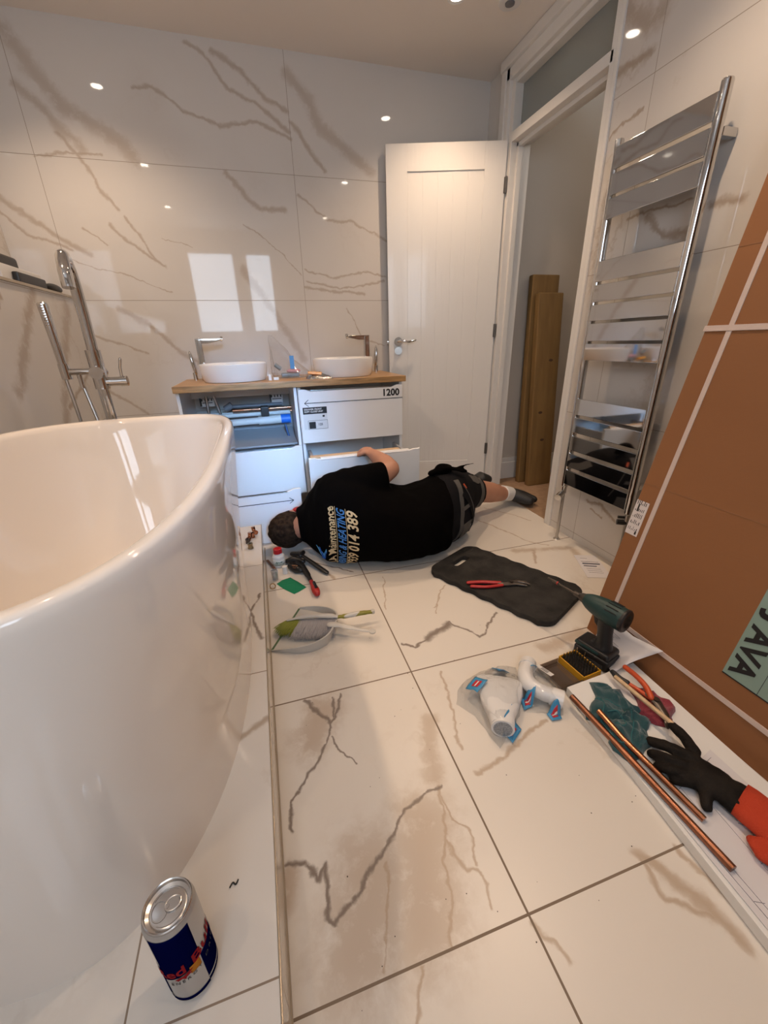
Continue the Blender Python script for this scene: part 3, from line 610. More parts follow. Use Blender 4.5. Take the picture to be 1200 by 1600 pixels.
# plastic wrapping between the basins
M_film = film('clear_film', .2, (.95, .94, .93), .10, (.6, .57, .53), .10)
M_film2 = film('clear_bag', .14, (.975, .98, .985), .06, (.75, .77, .78), .04)
def crumple_shell(name, outline, z0, hfun, m, parent=None, rings_n=9, nz=.01, seed=0, thick=0, edge=0.0, fr=20):
    """closed crumpled sheet over an outline polygon (world xy)"""
    c = sum((Vector((p[0], p[1], 0)) for p in outline), Vector())/len(outline)
    P = []
    n = len(outline); M = 4
    for i in range(n):
        a = Vector((*outline[i], 0)); b = Vector((*outline[(i+1) % n], 0))
        for j in range(M): P.append(a.lerp(b, j/M))
    bm = NB(); R = []
    off = Vector((seed*3.1, seed*1.7, seed))
    for k in range(rings_n+1):
        t = 1-k/rings_n; t = max(t, .02); r = []
        for p in P:
            q = c+(p-c)*t; q2 = q+Vector((noise.noise(q*fr*.7+off), noise.noise(q*fr*.7+off+Vector((5, 5, 5))), 0))*nz*.8
            h = hfun(q.x, q.y, t); w = noise.noise(q*fr+off)*.6+abs(noise.noise(q*fr*2.3+off))*.6
            r.append(Vector((q2.x, q2.y, z0+edge+max(h+w*nz*(1 if t < .97 else .3), .0005))))
        R.append(r)
    vs = rings(bm, R, cap=False); bm.faces.new(vs[-1])
    # underside
    low = [[Vector((v.co.x, v.co.y, z0)) for v in vs[0]]]
    lo = [bm.verts.new(p) for p in low[0]]; nn = len(lo)
    for i in range(nn): j = (i+1) % nn; bm.faces.new((vs[0][j], vs[0][i], lo[i], lo[j]))
    bm.faces.new(lo)
    return obj(name, bm, m, parent, True, 180 if thick == 0 else 60)
pw_ = thing('plastic_wrapping', 'crumpled clear plastic wrapping standing against the tiles between the basins', 'wrapping', (0, 0, 0))
q = NB(); R = []
for k, (z, rx, ry, cx) in enumerate([(0, .095, .06, .19), (.03, .10, .07, .185), (.06, .085, .055, .17), (.10, .065, .04, .15), (.15, .045, .028, .13), (.20, .022, .018, .105), (.225, .01, .01, .095)]):
    R.append([Vector((cx+rx*math.cos(a)*(1+.25*noise.noise(Vector((math.cos(a)*2, math.sin(a)*2, z*14)))), 2.52+ry*math.sin(a)*(1+.3*noise.noise(Vector((math.cos(a)*3, math.sin(a)*3, z*14+4)))), .8245+z)) for a in [2*PI*j/28 for j in range(28)]])
rings(q, R); obj('film', q, M_film, pw_, True, 25)
q = NB(); box(q, -.012, .012, -.001, .001, 0, .07); bmesh.ops.transform(q, matrix=T(.195, 2.455, .873), verts=q.verts[:]); obj('blue_strip', q, mat('blue_tape', (.08, .25, .5), .5), pw_, False)
q = NB(); ell(q, (.20, 2.47, .862), (.04, .02, .012)); obj('pink_insert', q, mat('pink_insert', (.6, .25, .25), .6), pw_)
q = NB(); tube(q, [(.10, 2.46, .90), (.13, 2.46, .875)], .012, 10); box(q, .13, .23, 2.45, 2.5, .83, .852, .006); obj('grey_parts', q, mat('grey_part', (.2, .21, .2), .4), pw_)
M_foil = mat('foil_wrapper', (.35, .33, .30), .18, metal=.9, bump=.8, bscale=90)
fw = crumple_shell('snack_wrapper', [(.25, 2.34), (.27, 2.295), (.33, 2.27), (.395, 2.275), (.375, 2.315), (.32, 2.355), (.27, 2.37)], .8245, lambda x, y, t: .03*(1-t*t), M_foil, nz=.016, seed=3, fr=35)
tag(fw, 'crumpled silver and orange wrapper in front of the right basin', 'wrapper')
q = NB(); prism(q, [(0, 0), (.07, -.01), (.075, .006), (.0, .012)], .02, basis((.262, 2.315, .850), (1, -.1, .0), (0, .2, .9)), .002); obj('orange_band', q, mat('orange_print', (.8, .32, .03), .4), fw)
for x, y, hh, lab in ((.063, 2.36, .03, 'small white plastic cap standing on the worktop by the left basin'), (.095, 2.375, .014, 'low white plastic cap lying on the worktop beside the clear wrapping')):
    q = NB(); lathe(q, [(0, 0), (.009, 0), (.009, hh), (0, hh)], 16, T(x, y, .8245)@Matrix.Diagonal((1 if hh > .02 else 1.6, 1, 1, 1))); tag(obj('white_plug', q, M_whitem), lab, 'cap')
# things on the ledge
t = thing('power_tool_case', 'black case with a red stripe lying on a white box on the tiled ledge', 'case', (-1.0, 2.33, 1.262))
q = NB(); box(q, -.065, .06, -.15, .09, .062, .115, .012, seg=3); obj('case_body', q, M_black, t)
q = NB(); box(q, -.005, .006, -.152, .092, .061, .1165, .012, seg=3); obj('red_stripe', q, mat('red_stripe', (.5, .03, .02), .4), t)
q = NB(); box(q, -1.085, -.90, 2.15, 2.5, 1.2625, 1.324, .003); tag(obj('flat_box', q, M_whitem), 'flat white box on the tiled ledge under the black case', 'box')
q = NB(); ell(q, (-.897, 2.60, 1.282), (.022, .085, .0195)); tag(obj('shower_puck', q, M_black), 'rounded black item at the far end of the tiled ledge', 'tool')
q = NB(); box(q, -.898, -.874, 2.22, 2.47, 1.2625, 1.302, .006); tag(obj('black_pouch', q, M_black), 'long black item at the front of the tiled ledge before the white box', 'pouch')
# ------------------------------------------------------------------ towel rail
tr_ = thing('towel_rail', 'tall polished chrome flat-bar towel radiator on the right wall', 'towel rail', (1.43, 1.40, 0))
for y in (.195, -.195):
    q = NB(); rr = []
    for z in (.30, .305, 1.675, 1.68):
        s = .9 if z in (.30, 1.68) else 1
        rr.append([Vector((-.0+.018*s*math.cos(a)-.004, y+.015*s*math.sin(a), z)) for a in [2*PI*k/20 for k in range(20)]])
    rings(q, rr); obj('upright', q, M_chromed, tr_)
    for z in (.42, 1.56):
        q = NB(); box(q, .01, .068, y-.012, y+.012, z-.012, z+.012, .003); obj('wall_bracket', q, M_chromed, tr_)
bars = [(1.585, 1.655), (1.502, 1.572), (1.425, 1.492), (1.208, 1.283), (1.132, 1.197), (1.06, 1.122), (.98, 1.05), (.902, .97), (.662, .735), (.578, .650), (.492, .562), (.408, .476), (.318, .392)]
for z0, z1 in bars:
    q = NB(); box(q, -.022, -.012, -.188, .188, z0, z1, .0025); obj('flat_bar', q, M_chromed, tr_)
q = NB(); tube(q, [(1.425, 1.595, .30), (1.425, 1.595, .262)], .012, 14); v1 = thing('radiator_valve', 'chrome radiator valve under the far foot of the towel rail, pipe into the floor', 'valve', (1.426, 1.595, 0)); 
bmesh.ops.translate(q, vec=(-1.426, -1.595, 0), verts=q.verts[:]); cyl(q, (0, 0, .27), (-.03, -.012, .262), .013, 16); obj('valve_body', q, M_chrome, v1)
q = NB(); tube(q, [(-.025, -.01, .263), (-.06, -.03, .256)], .016, 18); obj('valve_head', q, M_chrome, v1)
q = NB(); cyl(q, (0, 0, 0), (0, 0, .255), .0075, 14); lathe(q, [(0, 0), (.018, 0), (.014, .005), (0, .005)], 20); obj('pipe_tail', q, M_steel, v1)
v2 = thing('lockshield_valve', 'dark small valve tails at the near foot of the towel rail beside the box label', 'valve', (1.426, 1.205, 0))
q = NB(); cyl(q, (0, 0, .25), (0, 0, .30), .011, 14); cyl(q, (0, 0, 0), (0, 0, .25), .0075, 12); obj('pipe_tail', q, M_steel, v2)
q = NB(); cyl(q, (0, 0, .262), (-.03, .02, .262), .012, 14); cyl(q, (0, 0, .285), (-.03, .02, .285), .006, 10); obj('valve_body', q, M_black, v2)

# ------------------------------------------------------------------ big cardboard box leaning on the wall
th = math.radians(11.3)
BU = Vector((math.sin(th), 0, math.cos(th))); BN = Vector((-math.cos(th), 0, math.sin(th)))
BO = Vector((1.045, .945, 0.0))
M_card = mat('cardboard', (.27, .11, .038), .75, var=.10, vscale=3, bump=.05, bscale=150, stretch=(1, .3, 1))
M_strap = mat('woven_strap', (.60, .48, .42), .5, bump=.3, bscale=400)
cb = thing('cardboard_box', 'huge brown flat cardboard box with pale straps leaning on the right wall', 'box', BO)
FM = basis((0, 0, 0), (0, -1, 0), BU)       # local x towards camera, local y up the face, z = outward?
zl = (FM.to_3x3() @ Vector((0, 0, 1))); so = 1 if zl.dot(BN) > 0 else -1
def FB(bm, x0, x1, y0, y1, d0, d1, bev=0): box(bm, x0, x1, y0, y1, min(d0*so, d1*so), max(d0*so, d1*so), bev, FM)
q = NB(); FB(q, 0, 1.60, .0, 1.92, -.07, 0, .003); obj('carton', q, M_card, cb)
M_crease = mat('cardboard_crease', (.26, .12, .05), .8)
q = NB(); FB(q, 0.002, 1.6, .568, .570, -.001, .0006); FB(q, .002, 1.6, 1.235, 1.237, -.001, .0006); obj('fold_crease', q, M_crease, cb, False)
q = NB(); FB(q, .062, .076, -.0, 1.92, -.001, .0022, .0006); obj('strap', q, M_strap, cb)
q = NB(); FB(q, -.002, 1.6, 1.024, 1.039, -.001, .0034, .0006); obj('strap', q, M_strap, cb)
q = NB(); FB(q, -.002, 1.6, .10, .114, -.001, .0034, .0006); obj('strap', q, M_strap, cb)
M_lab = mat('shipping_label', (.66, .60, .58), .5)
def FT(name, s, size, x, y, rot, m, parent, **k):
    X = Vector((math.cos(rot), math.sin(rot), 0)); Y = Vector((-math.sin(rot), math.cos(rot), 0))
    R3 = FM.to_3x3(); ux, uy = R3@X, R3@Y
    o = R3@Vector((x, y, 0))+BN*.0016
    M = basis(o, ux, uy)
    if so < 0:   # face the room: mirror handled by swapping
        M = basis(o, -ux, uy)
    return text(name, s, size, M, m, parent, **k)
q = NB(); FB(q, .0005, .046, .395, .512, -.001, .001); lb = obj('shipping_label', q, M_lab, cb, False)
q = NB()
rl = random.Random(3)
for k in range(5):
    y = .41+k*.022
    for j in range(6): FB(q, .006+j*.006, .0072+j*.006+rl.random()*.0015, y, y+.004+rl.random()*.012, .0008, .0012)
FB(q, .034, .040, .40, .41, .0008, .0014); FB(q, .012, .017, .475, .50, .0008, .0014); obj('label_print', q, M_blackp, lb, False)
# green brand label
M_grn = mat('green_label', (.23, .33, .28), .6)
q = NB(); FB(q, .415, .85, .175, .60, -.001, .001); lb = obj('brand_label', q, M_grn, cb, False)
q = NB(); FB(q, .415, .85, .172, .175, -.001, .0014); FB(q, .497, .498, .175, .6, .0008, .0013); obj('label_print', q, M_blackp, lb, False)
FT('label_lettering', 'AVA', .072, .426, .19, -PI/2, M_blackp, lb, bold=.0022, align='RIGHT', sx=1.0)
FT('label_lettering', 'J', .060, .438, .352, -PI/2, M_blackp, lb, bold=.0026, align='RIGHT', sx=1.3)

# ------------------------------------------------------------------ white board on the floor with papers
def W2(px, y): return (px, y)
wb = thing('white_board', 'long white board lying on the floor beside the cardboard box, tools on it', 'board', (0, 0, 0))
q = NB(); prism(q, [(.768, .718), (1.035, .735), (.975, -.5), (.66, -.5)], .026, T(0, 0, .0015), .0015); obj('panel', q, M_whitem, wb)
BZ = .0285
M_paper = mat('paper', (.66, .64, .66), .6)
M_ink = mat('ink', (.12, .12, .16), .6)
def sheet(name, label, poly, z, lines, seed=1):
    t = thing(name, label, 'paper', (0, 0, 0)); q = NB(); prism(q, poly, .0006, T(0, 0, z)); obj('page', q, M_paper, t, False)
    q = NB(); rl = random.Random(seed); o, u, v = Vector((*poly[0], 0)), Vector((*poly[1], 0))-Vector((*poly[0], 0)), Vector((*poly[3], 0))-Vector((*poly[0], 0))
    for (a0, b0, a1, b1, w) in lines: tube(q, [o+u*a0+v*b0+Vector((0, 0, z+.0007)), o+u*a1+v*b1+Vector((0, 0, z+.0007))], w, 4)
    obj('printed_lines', q, M_ink, t, False); return t
sheet('instruction_sheet', 'paper instruction drawing lying on the white board under the glove', [(.80, .40), (.97, .44), (.96, .02), (.74, .0)], BZ, [(.05, .03, .9, .03, .0004), (.08, .0, .12, .9, .0004), (.3, .0, .33, .95, .0004), (.3, .45, .9, .5, .0005), (.45, .3, .6, .36, .0006), (.4, .6, .8, .7, .0006), (.55, .55, .5, .8, .0006), (.6, .1, .9, .12, .0005), (.6, .14, .9, .16, .0005)])
sheet('instruction_sheet', 'second instruction drawing at the near end of the white board', [(.745, .36), (.80, .37), (.84, -.2), (.70, -.2)], BZ+.001, [(.2, .0, .45, 1, .0006), (.45, 0, .7, 1, .0005), (.3, .3, .6, .32, .0005)])
sheet('leaflet', 'small white printed leaflet lying on the floor against the box corner', [(1.385, 1.415), (1.48, 1.375), (1.40, 1.185), (1.30, 1.225)], .0008, [(.15, .3, .9, .32, .001), (.15, .40, .9, .42, .004), (.15, .5, .7, .52, .003), (.2, .15, .5, .16, .0006), (.2, .62, .8, .64, .0006), (.2, .7, .8, .72, .0006), (.2, .78, .8, .8, .0006)])
# curled sheet against the box behind the driver
t = thing('curled_paper', 'curled white printed sheet propped against the cardboard box behind the drill', 'paper', (0, 0, 0))
q = NB(); R = []
for k in range(9):
    u = k/8; y = .865-.15*u
    R.append([Vector(((lambda x0: x0+(1.05-x0)*v**.8)(1.005-.075*max(0, u-.25)/.75), y+.02*math.sin(v*3)-.05*v*u, .0035+.105*v**2.2*(1-.1*u)+.02*u*v*(1-v)*2+BZ*max(0, (u-.5))*2.1)) for v in [j/10 for j in range(11)]])
vs = rings(q, R, closed=False, cap=False)
o_ = obj('page', q, M_paper, t); s_ = o_.modifiers.new('s', 'SOLIDIFY'); s_.thickness = .0006
q = NB()
for k, (u0, u1, v) in enumerate(((.15, .45, .8), (.15, .35, .72), (.25, .55, .62))):
    def pp(u, v): return Vector(((lambda x0: x0+(1.05-x0)*v**.8)(1.005-.075*max(0, u-.25)/.75), .868-.15*u+.015*math.sin(v*3)-.03*v*u, .006+.105*v**2.2*(1-.1*u)+.02*u*v*(1-v)*2+BZ*max(0, (u-.5))*2.1))+Vector((-.002, 0, .001))
    tube(q, [pp(u0, v), pp((u0+u1)/2, v), pp(u1, v)], .0008, 4)
obj('printed_lines', q, M_ink, t, False)
# ------------------------------------------------------------------ copper tubes
q = NB(); tube(q, [(.749, .678, BZ+.0085), (.758, .24, BZ+.0085)], .0085, 18); t_ = tag(obj('copper_tube', q, M_copperd), 'longer dull copper tube along the edge of the white board', 'pipe')
q = NB(); tube(q, [(.766, .60, BZ+.032), (.772, .52, BZ+.019), (.792, .322, BZ+.0075)], .0075, 18); tag(obj('copper_tube', q, M_copper), 'shorter bright copper tube resting against the longer one', 'pipe')
# ------------------------------------------------------------------ cloths
M_teal = mat('teal_microfibre', (.010, .060, .070), .95, bump=.5, bscale=500, sheen=.4)
M_teal2 = mat('teal_hem', (.03, .13, .14), .9)
M_redc = mat('maroon_cloth', (.24, .03, .045), .95, bump=.5, bscale=400, sheen=.3)
tealo = [(0.839, 0.701), (0.88, 0.691), (0.912, 0.656), (0.899, 0.605), (0.893, 0.563), (0.864, 0.526), (0.863, 0.493), (0.837, 0.48), (0.788, 0.488), (0.75, 0.495), (0.733, 0.519), (0.74, 0.532), (0.762, 0.536), (0.768, 0.58), (0.744, 0.599), (0.752, 0.609), (0.773, 0.608), (0.819, 0.665)]
c_ = crumple_shell('microfibre_cloth', tealo, BZ, lambda x, y, t: .012*(1-t**4)*min(1, max(0, (x-.755)/.04)), M_teal, nz=.034, seed=2, fr=26, rings_n=22)
tag(c_, 'crumpled teal microfibre cloth beside the copper tubes on the white board', 'cloth')
def hem(parent, pts, m, r=.0016):
    bv = BVHTree.FromObject(parent, bpy.context.evaluated_depsgraph_get()); P = []
    for p in smooth_path([(x, y, 0) for x, y in pts], 8):
        h = bv.ray_cast(Vector((p.x, p.y, 1)), Vector((0, 0, -1)))
        if h[0] is not None: P.append(h[0]+Vector((0, 0, .0006)))
    if len(P) > 2:
        q = NB(); tube(q, P, r, 6); obj('hem', q, m, parent)
bpy.context.view_layer.update()
hem(c_, [(0.805, 0.652), (0.834, 0.629), (0.848, 0.599), (0.857, 0.577), (0.831, 0.544), (0.804, 0.524), (0.782, 0.499), (0.764, 0.515), (0.758, 0.55), (0.765, 0.583), (0.787, 0.587)], M_teal2)
hem(c_, [(0.804, 0.649), (0.812, 0.628), (0.788, 0.603)], M_teal2)
hem(c_, [(0.80, 0.60), (0.822, 0.59), (0.82, .56), (.80, .545), (.785, .56)], M_teal2)
redo = [(0.944, 0.669), (0.978, 0.643), (0.992, 0.61), (0.992, 0.576), (0.975, 0.544), (0.94, 0.512), (0.915, 0.516), (0.90, 0.53), (0.895, 0.56), (0.91, 0.613)]
c2_ = crumple_shell('red_cloth', redo, BZ, lambda x, y, t: .015*(1-t**4), M_redc, nz=.026, seed=5, fr=30, rings_n=18)
tag(c2_, 'crumpled maroon cloth under the orange pliers by the cardboard box', 'cloth')
# orange handled pliers on the maroon cloth
M_orange = mat('orange_grip', (.55, .075, .02), .4)
M_tool = mat('tool_steel', (.10, .085, .075), .35, metal=.8)
M_redg = mat('red_grip', (.42, .02, .02), .4)
pl = thing('pliers', 'pliers with bright orange handles lying on the maroon cloth', 'pliers', (0, 0, 0))
q = NB(); tube(q, smooth_path([(.952, .695, .07), (.950, .655, .074), (.943, .615, .074), (.930, .585, .068)]), [.007]*4*1 and .0078, 12, roundcap=True); obj('handle', q, M_orange, pl)
q = NB(); tube(q, smooth_path([(.912, .695, .058), (.912, .67, .06), (.925, .63, .06), (.934, .59, .06)]), .006, 10, roundcap=True); obj('handle', q, M_orange, pl)
q = NB(); tube(q, smooth_path([(.913, .70, .058), (.911, .672, .061), (.917, .652, .062)]), .0078, 10, roundcap=True); obj('black_grip', q, M_black, pl)
q = NB(); tube(q, [(.936, .60, .064), (.937, .570, .062), (.928, .535, .056), (.905, .51, .050)], [.009, .013, .010, .005], 10, flat=.5, roundcap=True); cyl(q, (.937, .575, .055), (.937, .575, .072), .008, 12); obj('jaws', q, M_tool, pl)
# paint brush like wooden stick
st = thing('wooden_stick', 'pale round wooden stick lying across the teal cloth with its end in the glove', 'stick', (0, 0, 0))
q = NB(); tube(q, [(.889, .672, .075), (.906, .50, .072)], .0062, 12); obj('stick', q, M_oakl, st)
q = NB(); tube(q, [(.8876, .684, .0755), (.889, .671, .075)], [.0012, .0058], 10); obj('dark_tip', q, M_black, st)
# gloves
M_gblack = mat('black_rubber_coating', (.007, .0055, .005), .75, spec=.15, bump=.5, bscale=220, col2=(.018, .014, .011), vscale=22)
M_gor = mat('orange_knit', (.50, .045, .012), .85, bump=.6, bscale=500)
gl = thing('work_glove', 'black-palmed work glove with orange cuff gripping toward the wooden stick', 'glove', (0, 0, 0))
q = NB()
def fing(pts, rs): tube(q, pts, rs, 12, roundcap=True)
fing([(.905, .50, .068), (.905, .47, .068), (.897, .435, .062)], [.0115, .0125, .015])
fing([(.838, .496, .042), (.850, .462, .060), (.875, .425, .06), (.885, .40, .055)], [.0125, .0135, .0145, .016])
fing([(.812, .470, .040), (.822, .444, .056), (.85, .41, .055), (.87, .39, .052)], [.0115, .0125, .0135, .016])
fing([(.800, .442, .038), (.803, .422, .054), (.838, .392, .052), (.86, .375, .05)], [.0115, .012, .013, .015])
fing([(.808, .405, .038), (.818, .392, .050), (.85, .372, .048)], [.012, .0125, .014])
fing([(.818, .338, .040), (.832, .352, .046), (.86, .365, .048)], [.011, .013, .016])
ell(q, (.875, .375, .052), (.042, .058, .023), RZ(.35))
ell(q, (.89, .325, .050), (.045, .05, .021), RZ(.3))
organic('black_hand', q, M_gblack, gl, .004, 3, fn=lambda c, n: c+n*(noise.noise(c*60)*.0022))
q = NB(); R = []
for k in range(9):
    u = k/8; c = Vector((.893+.03*u, .325-.14*u, .052)); w = .047+.02*u; hh = .021+.006*u
    R.append([c+Vector((math.cos(a)*w*.95, math.cos(a)*w*.3, math.sin(a)*hh+.002*math.sin(a*5+k)))*(1+.05*noise.noise(Vector((a*2, k, 0)))) for a in [2*PI*j/28 for j in range(28)]])
rings(q, R, cap=False)
for r_ in (0,):
    pass
cu_ = obj('orange_cuff', q, M_gor, gl); s_ = cu_.modifiers.new('s', 'SOLIDIFY'); s_.thickness = .003
g2 = thing('work_glove', 'second orange work glove half out of the picture below the black one', 'glove', (0, 0, 0))
q = NB(); ell(q, (.90, .17, .050), (.055, .07, .022), RZ(.2)); ell(q, (.86, .215, .045), (.035, .06, .017), RZ(.5)); tube(q, [(.845, .26, .04), (.85, .20, .045), (.88, .14, .05)], [.012, .018, .022], 12, roundcap=True)
organic('orange_hand', q, M_gor, g2, .005, 3, fn=lambda c, n: c+n*(noise.noise(c*45)*.006))
q = NB(); ell(q, (.93, .07, .047), (.05, .06, .019)); organic('black_palm', q, M_gblack, g2, .005, 3)

# ------------------------------------------------------------------ plumbing fittings in clear bags
M_sblue = mat('sticker_blue', (.05, .26, .48), .4); M_sred = mat('sticker_red', (.50, .02, .03), .4)
M_pvc = mat('white_pvc', (.72, .71, .70), .28)
def drop(parent, pts2, name, m, th=.0008, zup=.0012):
    """sticker laid on the wrapped shape: grid dropped onto the surface below"""
    dg = bpy.context.evaluated_depsgraph_get(); bv = BVHTree.FromObject(parent, dg); pl4 = [Vector((x, y, 0)) for x, y in pts2]
    q = NB(); n = 8; V = []
    for i in range(n+1):
        row = []
        for j in range(n+1):
            u, v = i/n, j/n
            p = pl4[0]*(1-u)*(1-v)+pl4[1]*u*(1-v)+pl4[2]*u*v+pl4[3]*(1-u)*v
            h = bv.ray_cast(Vector((p.x, p.y, 1)), Vector((0, 0, -1)))
            z = h[0].z if h[0] is not None else .004
            row.append(Vector((p.x, p.y, z+zup)))
        V.append(row)
    for i in range(1, n):
        for j in range(1, n): pass
    vs = rings(q, V, closed=False, cap=False)
    o = obj(name, q, m, parent); s = o.modifiers.new('s', 'SOLIDIFY'); s.thickness = th; return o
def inset(p, a, b, c, d):
    P = [Vector((x, y, 0)) for x, y in p]
    f = lambda u, v: P[0]*(1-u)*(1-v)+P[1]*u*(1-v)+P[2]*u*v+P[3]*(1-u)*v
    return [(f(u, v).x, f(u, v).y) for u, v in ((a, c), (b, c), (b, d), (a, d))]
def sticker(bag, p):
    s = drop(bag, p, 'blue_sticker', M_sblue)
    r = drop(bag, inset(p, .25, .75, .28, .75), 'red_logo', M_sred, zup=.0024); r.parent = s
    w = drop(bag, inset(p, .28, .72, .46, .55), 'logo_lettering', M_whitem, zup=.0034); w.parent = s
b1o = [(0.462, 0.828), (0.507, 0.863), (0.542, 0.863), (0.598, 0.866), (0.634, 0.881), (0.66, 0.872), (0.685, 0.858), (0.675, 0.82), (0.655, 0.772), (0.62, 0.74), (0.588, 0.691), (0.544, 0.661), (0.481, 0.62), (0.478, 0.645), (0.466, 0.73), (0.433, 0.787)]
def bump_(x, y, cx, cy, rx, ry, h): return h*max(0, 1-((x-cx)/rx)**2-((y-cy)/ry)**2)**.5
bg1 = crumple_shell('fitting_bag', b1o, .0006, lambda x, y, t: max(.004, bump_(x, y, .565, .75, .11, .12, .058), bump_(x, y, .515, .665, .05, .06, .062))*min(1, (1-t)*6+.05), M_film2, nz=.006, seed=9, fr=40, rings_n=16)
tag(bg1, 'larger clear bag holding a wide white waste fitting, left of the pair', 'bag')
w1 = thing('waste_trap', 'wide white plastic waste fitting inside the larger clear bag', 'pipe fitting', (0, 0, 0))
q = NB(); R = []
for k, (cx, cy, w, h, zc) in enumerate([(.598, .812, .055, .012, .022), (.59, .80, .066, .019, .026), (.565, .76, .064, .023, .028), (.54, .72, .052, .026, .029), (.522, .685, .036, .028, .030), (.508, .655, .031, .029, .031)]):
    d = Vector((-.5, -.86, 0)).normalized(); s = Vector((.86, -.5, 0))
    R.append([Vector((cx, cy, zc))+s*w*math.copysign(abs(math.cos(a))**.8, math.cos(a))+Vector((0, 0, h*math.copysign(abs(math.sin(a))**.8, math.sin(a)))) for a in [2*PI*j/32 for j in range(32)]])
rings(q, R); obj('body', q, M_pvc, w1)
q = NB(); dd = Vector((-.5, -.86, 0)).normalized(); tube(q, [Vector((.508, .655, .031))-dd*.004, Vector((.508, .655, .031))+dd*.006], .031, 28); e_ = obj('end_collar', q, M_pvc, w1)
q = NB(); p0 = Vector((.508, .655, .031))+dd*.0065; tube(q, [p0-dd*.001, p0+dd*.001], .025, 24)
M_mesh = mat('grey_grid', (.22, .24, .26), .4, bump=.8, bscale=700, col2=(.45, .47, .5), vscale=300); obj('grid_cap', q, M_mesh, e_)
q = NB(); box(q, .535, .565, .825, .852, .0015, .02, .003, M=None); obj('small_block', q, M_pvc, w1)
bpy.context.view_layer.update()
for p in ([(0.478, 0.812), (0.518, 0.826), (0.540, 0.792), (0.492, 0.768)], [(0.513, 0.662), (0.560, 0.697), (0.566, 0.650), (0.520, 0.622)], [(0.590, 0.862), (0.640, 0.856), (0.635, 0.820), (0.598, 0.824)]): sticker(bg1, p)
b2o = [(0.705, 0.857), (0.748, 0.846), (0.756, 0.842), (0.756, 0.8), (0.754, 0.741), (0.738, 0.704), (0.709, 0.655), (0.683, 0.66), (0.657, 0.683), (0.643, 0.688), (0.612, 0.696), (0.619, 0.722), (0.655, 0.766), (0.690, 0.816)]
bg2 = crumple_shell('fitting_bag', b2o, .0006, lambda x, y, t: max(.004, bump_(x, y, .69, .75, .055, .10, .062))*min(1, (1-t)*6+.05), M_film2, nz=.006, seed=12, fr=40, rings_n=16)
tag(bg2, 'smaller clear bag holding a curved white pipe elbow, right of the pair', 'bag')
w2 = thing('pipe_elbow', 'curved white plastic pipe elbow inside the smaller clear bag', 'pipe fitting', (0, 0, 0))
q = NB(); pth = smooth_path([(.703, .825, .030), (.672, .792, .036), (.662, .755, .036), (.680, .722, .033), (.705, .700, .030)], 6); tube(q, pth, .023, 24); obj('elbow', q, M_pvc, w2)
q = NB(); tube(q, [(.698, .706, .030), (.724, .682, .028)], .026, 26); obj('collar', q, M_pvc, w2)
q = NB(); tube(q, [(.700, .822, .031), (.716, .838, .029)], .0255, 26); obj('collar', q, M_pvc, w2)
bpy.context.view_layer.update()
for p in ([(0.690, 0.848), (0.736, 0.836), (0.722, 0.80), (0.682, 0.806)], [(0.626, 0.745), (0.664, 0.730), (0.640, 0.705), (0.610, 0.703)], [(0.663, 0.672), (0.708, 0.680), (0.694, 0.645), (0.664, 0.648)]): sticker(bg2, p)
q = NB(); box(q, -.011, .011, -.028, .028, 0, .001); bmesh.ops.transform(q, matrix=T(.750, .80, .022)@RZ(.35)@Matrix.Rotation(.3, 4, 'Y'), verts=q.verts[:]); lb = obj('barcode_label', q, M_whitem, bg2, False)
q = NB()
for k in range(7): box(q, -.008, .008, -.012+k*.0035, -.0105+k*.0035, .001, .0014)
bmesh.ops.transform(q, matrix=T(.750, .80, .022)@RZ(.35)@Matrix.Rotation(.3, 4, 'Y'), verts=q.verts[:]); obj('barcode', q, M_blackp, lb, False)

# ------------------------------------------------------------------ bit case
M_yel = mat('yellow_plastic', (.55, .27, .01), .4)
M_smoke = film('smoked_lid', .25, (.62, .55, .50), .12, (.20, .16, .13), .16)
bc = thing('bit_case', 'open yellow screwdriver bit case with smoky lid, full of dark bits', 'case', (.873, .787, 0.0015), math.radians(-84))
q = NB()
box(q, -.052, .052, -.037, .037, 0, .006, .002)
for a in ((-.052, .052, -.037, -.033), (-.052, .052, .033, .037), (-.052, -.048, -.037, .037), (.048, .052, -.037, .037)): box(q, a[0], a[1], a[2], a[3], 0, .026, .0015)
box(q, -.03, .03, .036, .0405, .004, .02, .002)
obj('tray', q, M_yel, bc)
q = NB(); box(q, -.047, .047, -.032, .032, .006, .016, .001); obj('bit_holder', q, M_black, bc)
q0 = NB(); tube(q0, [(0, 0, .0), (0, 0, .014), (0, 0, .0141), (0, 0, .024)], [.0032, .0032, .0022, .0014], 6)
me = bpy.data.meshes.new('screwdriver_bit'); q0 = q0; q0.to_mesh(me); q0.free(); M_bit = mat('bit_steel', (.10, .09, .08), .35, metal=.8); me.materials.append(M_bit)
rb = random.Random(4)
for i in range(9):
    for j in range(5):
        o = bpy.data.objects.new('screwdriver_bit', me); COL.objects.link(o); o.location = (.873, .787, .0015)
        Mx = T(.873, .787, .0015)@RZ(math.radians(-84))@T(-.042+.0105*i, -.026+.013*j, .0162)
        o.matrix_world = Mx; o['label'] = 'short dark steel screwdriver bit standing in the yellow case'; o['category'] = 'bit'; o['group'] = 'bits standing in the yellow case'
q = NB()
box(q, -.052, .052, -.085, .0, 0, .002)
for a in ((-.052, .052, -.085, -.083), (-.052, -.050, -.085, .0), (.050, .052, -.085, .0)): box(q, a[0], a[1], a[2], a[3], 0, .018)
bmesh.ops.transform(q, matrix=T(0, -.039, .0), verts=q.verts[:]); obj('lid', q, M_smoke, bc, False)

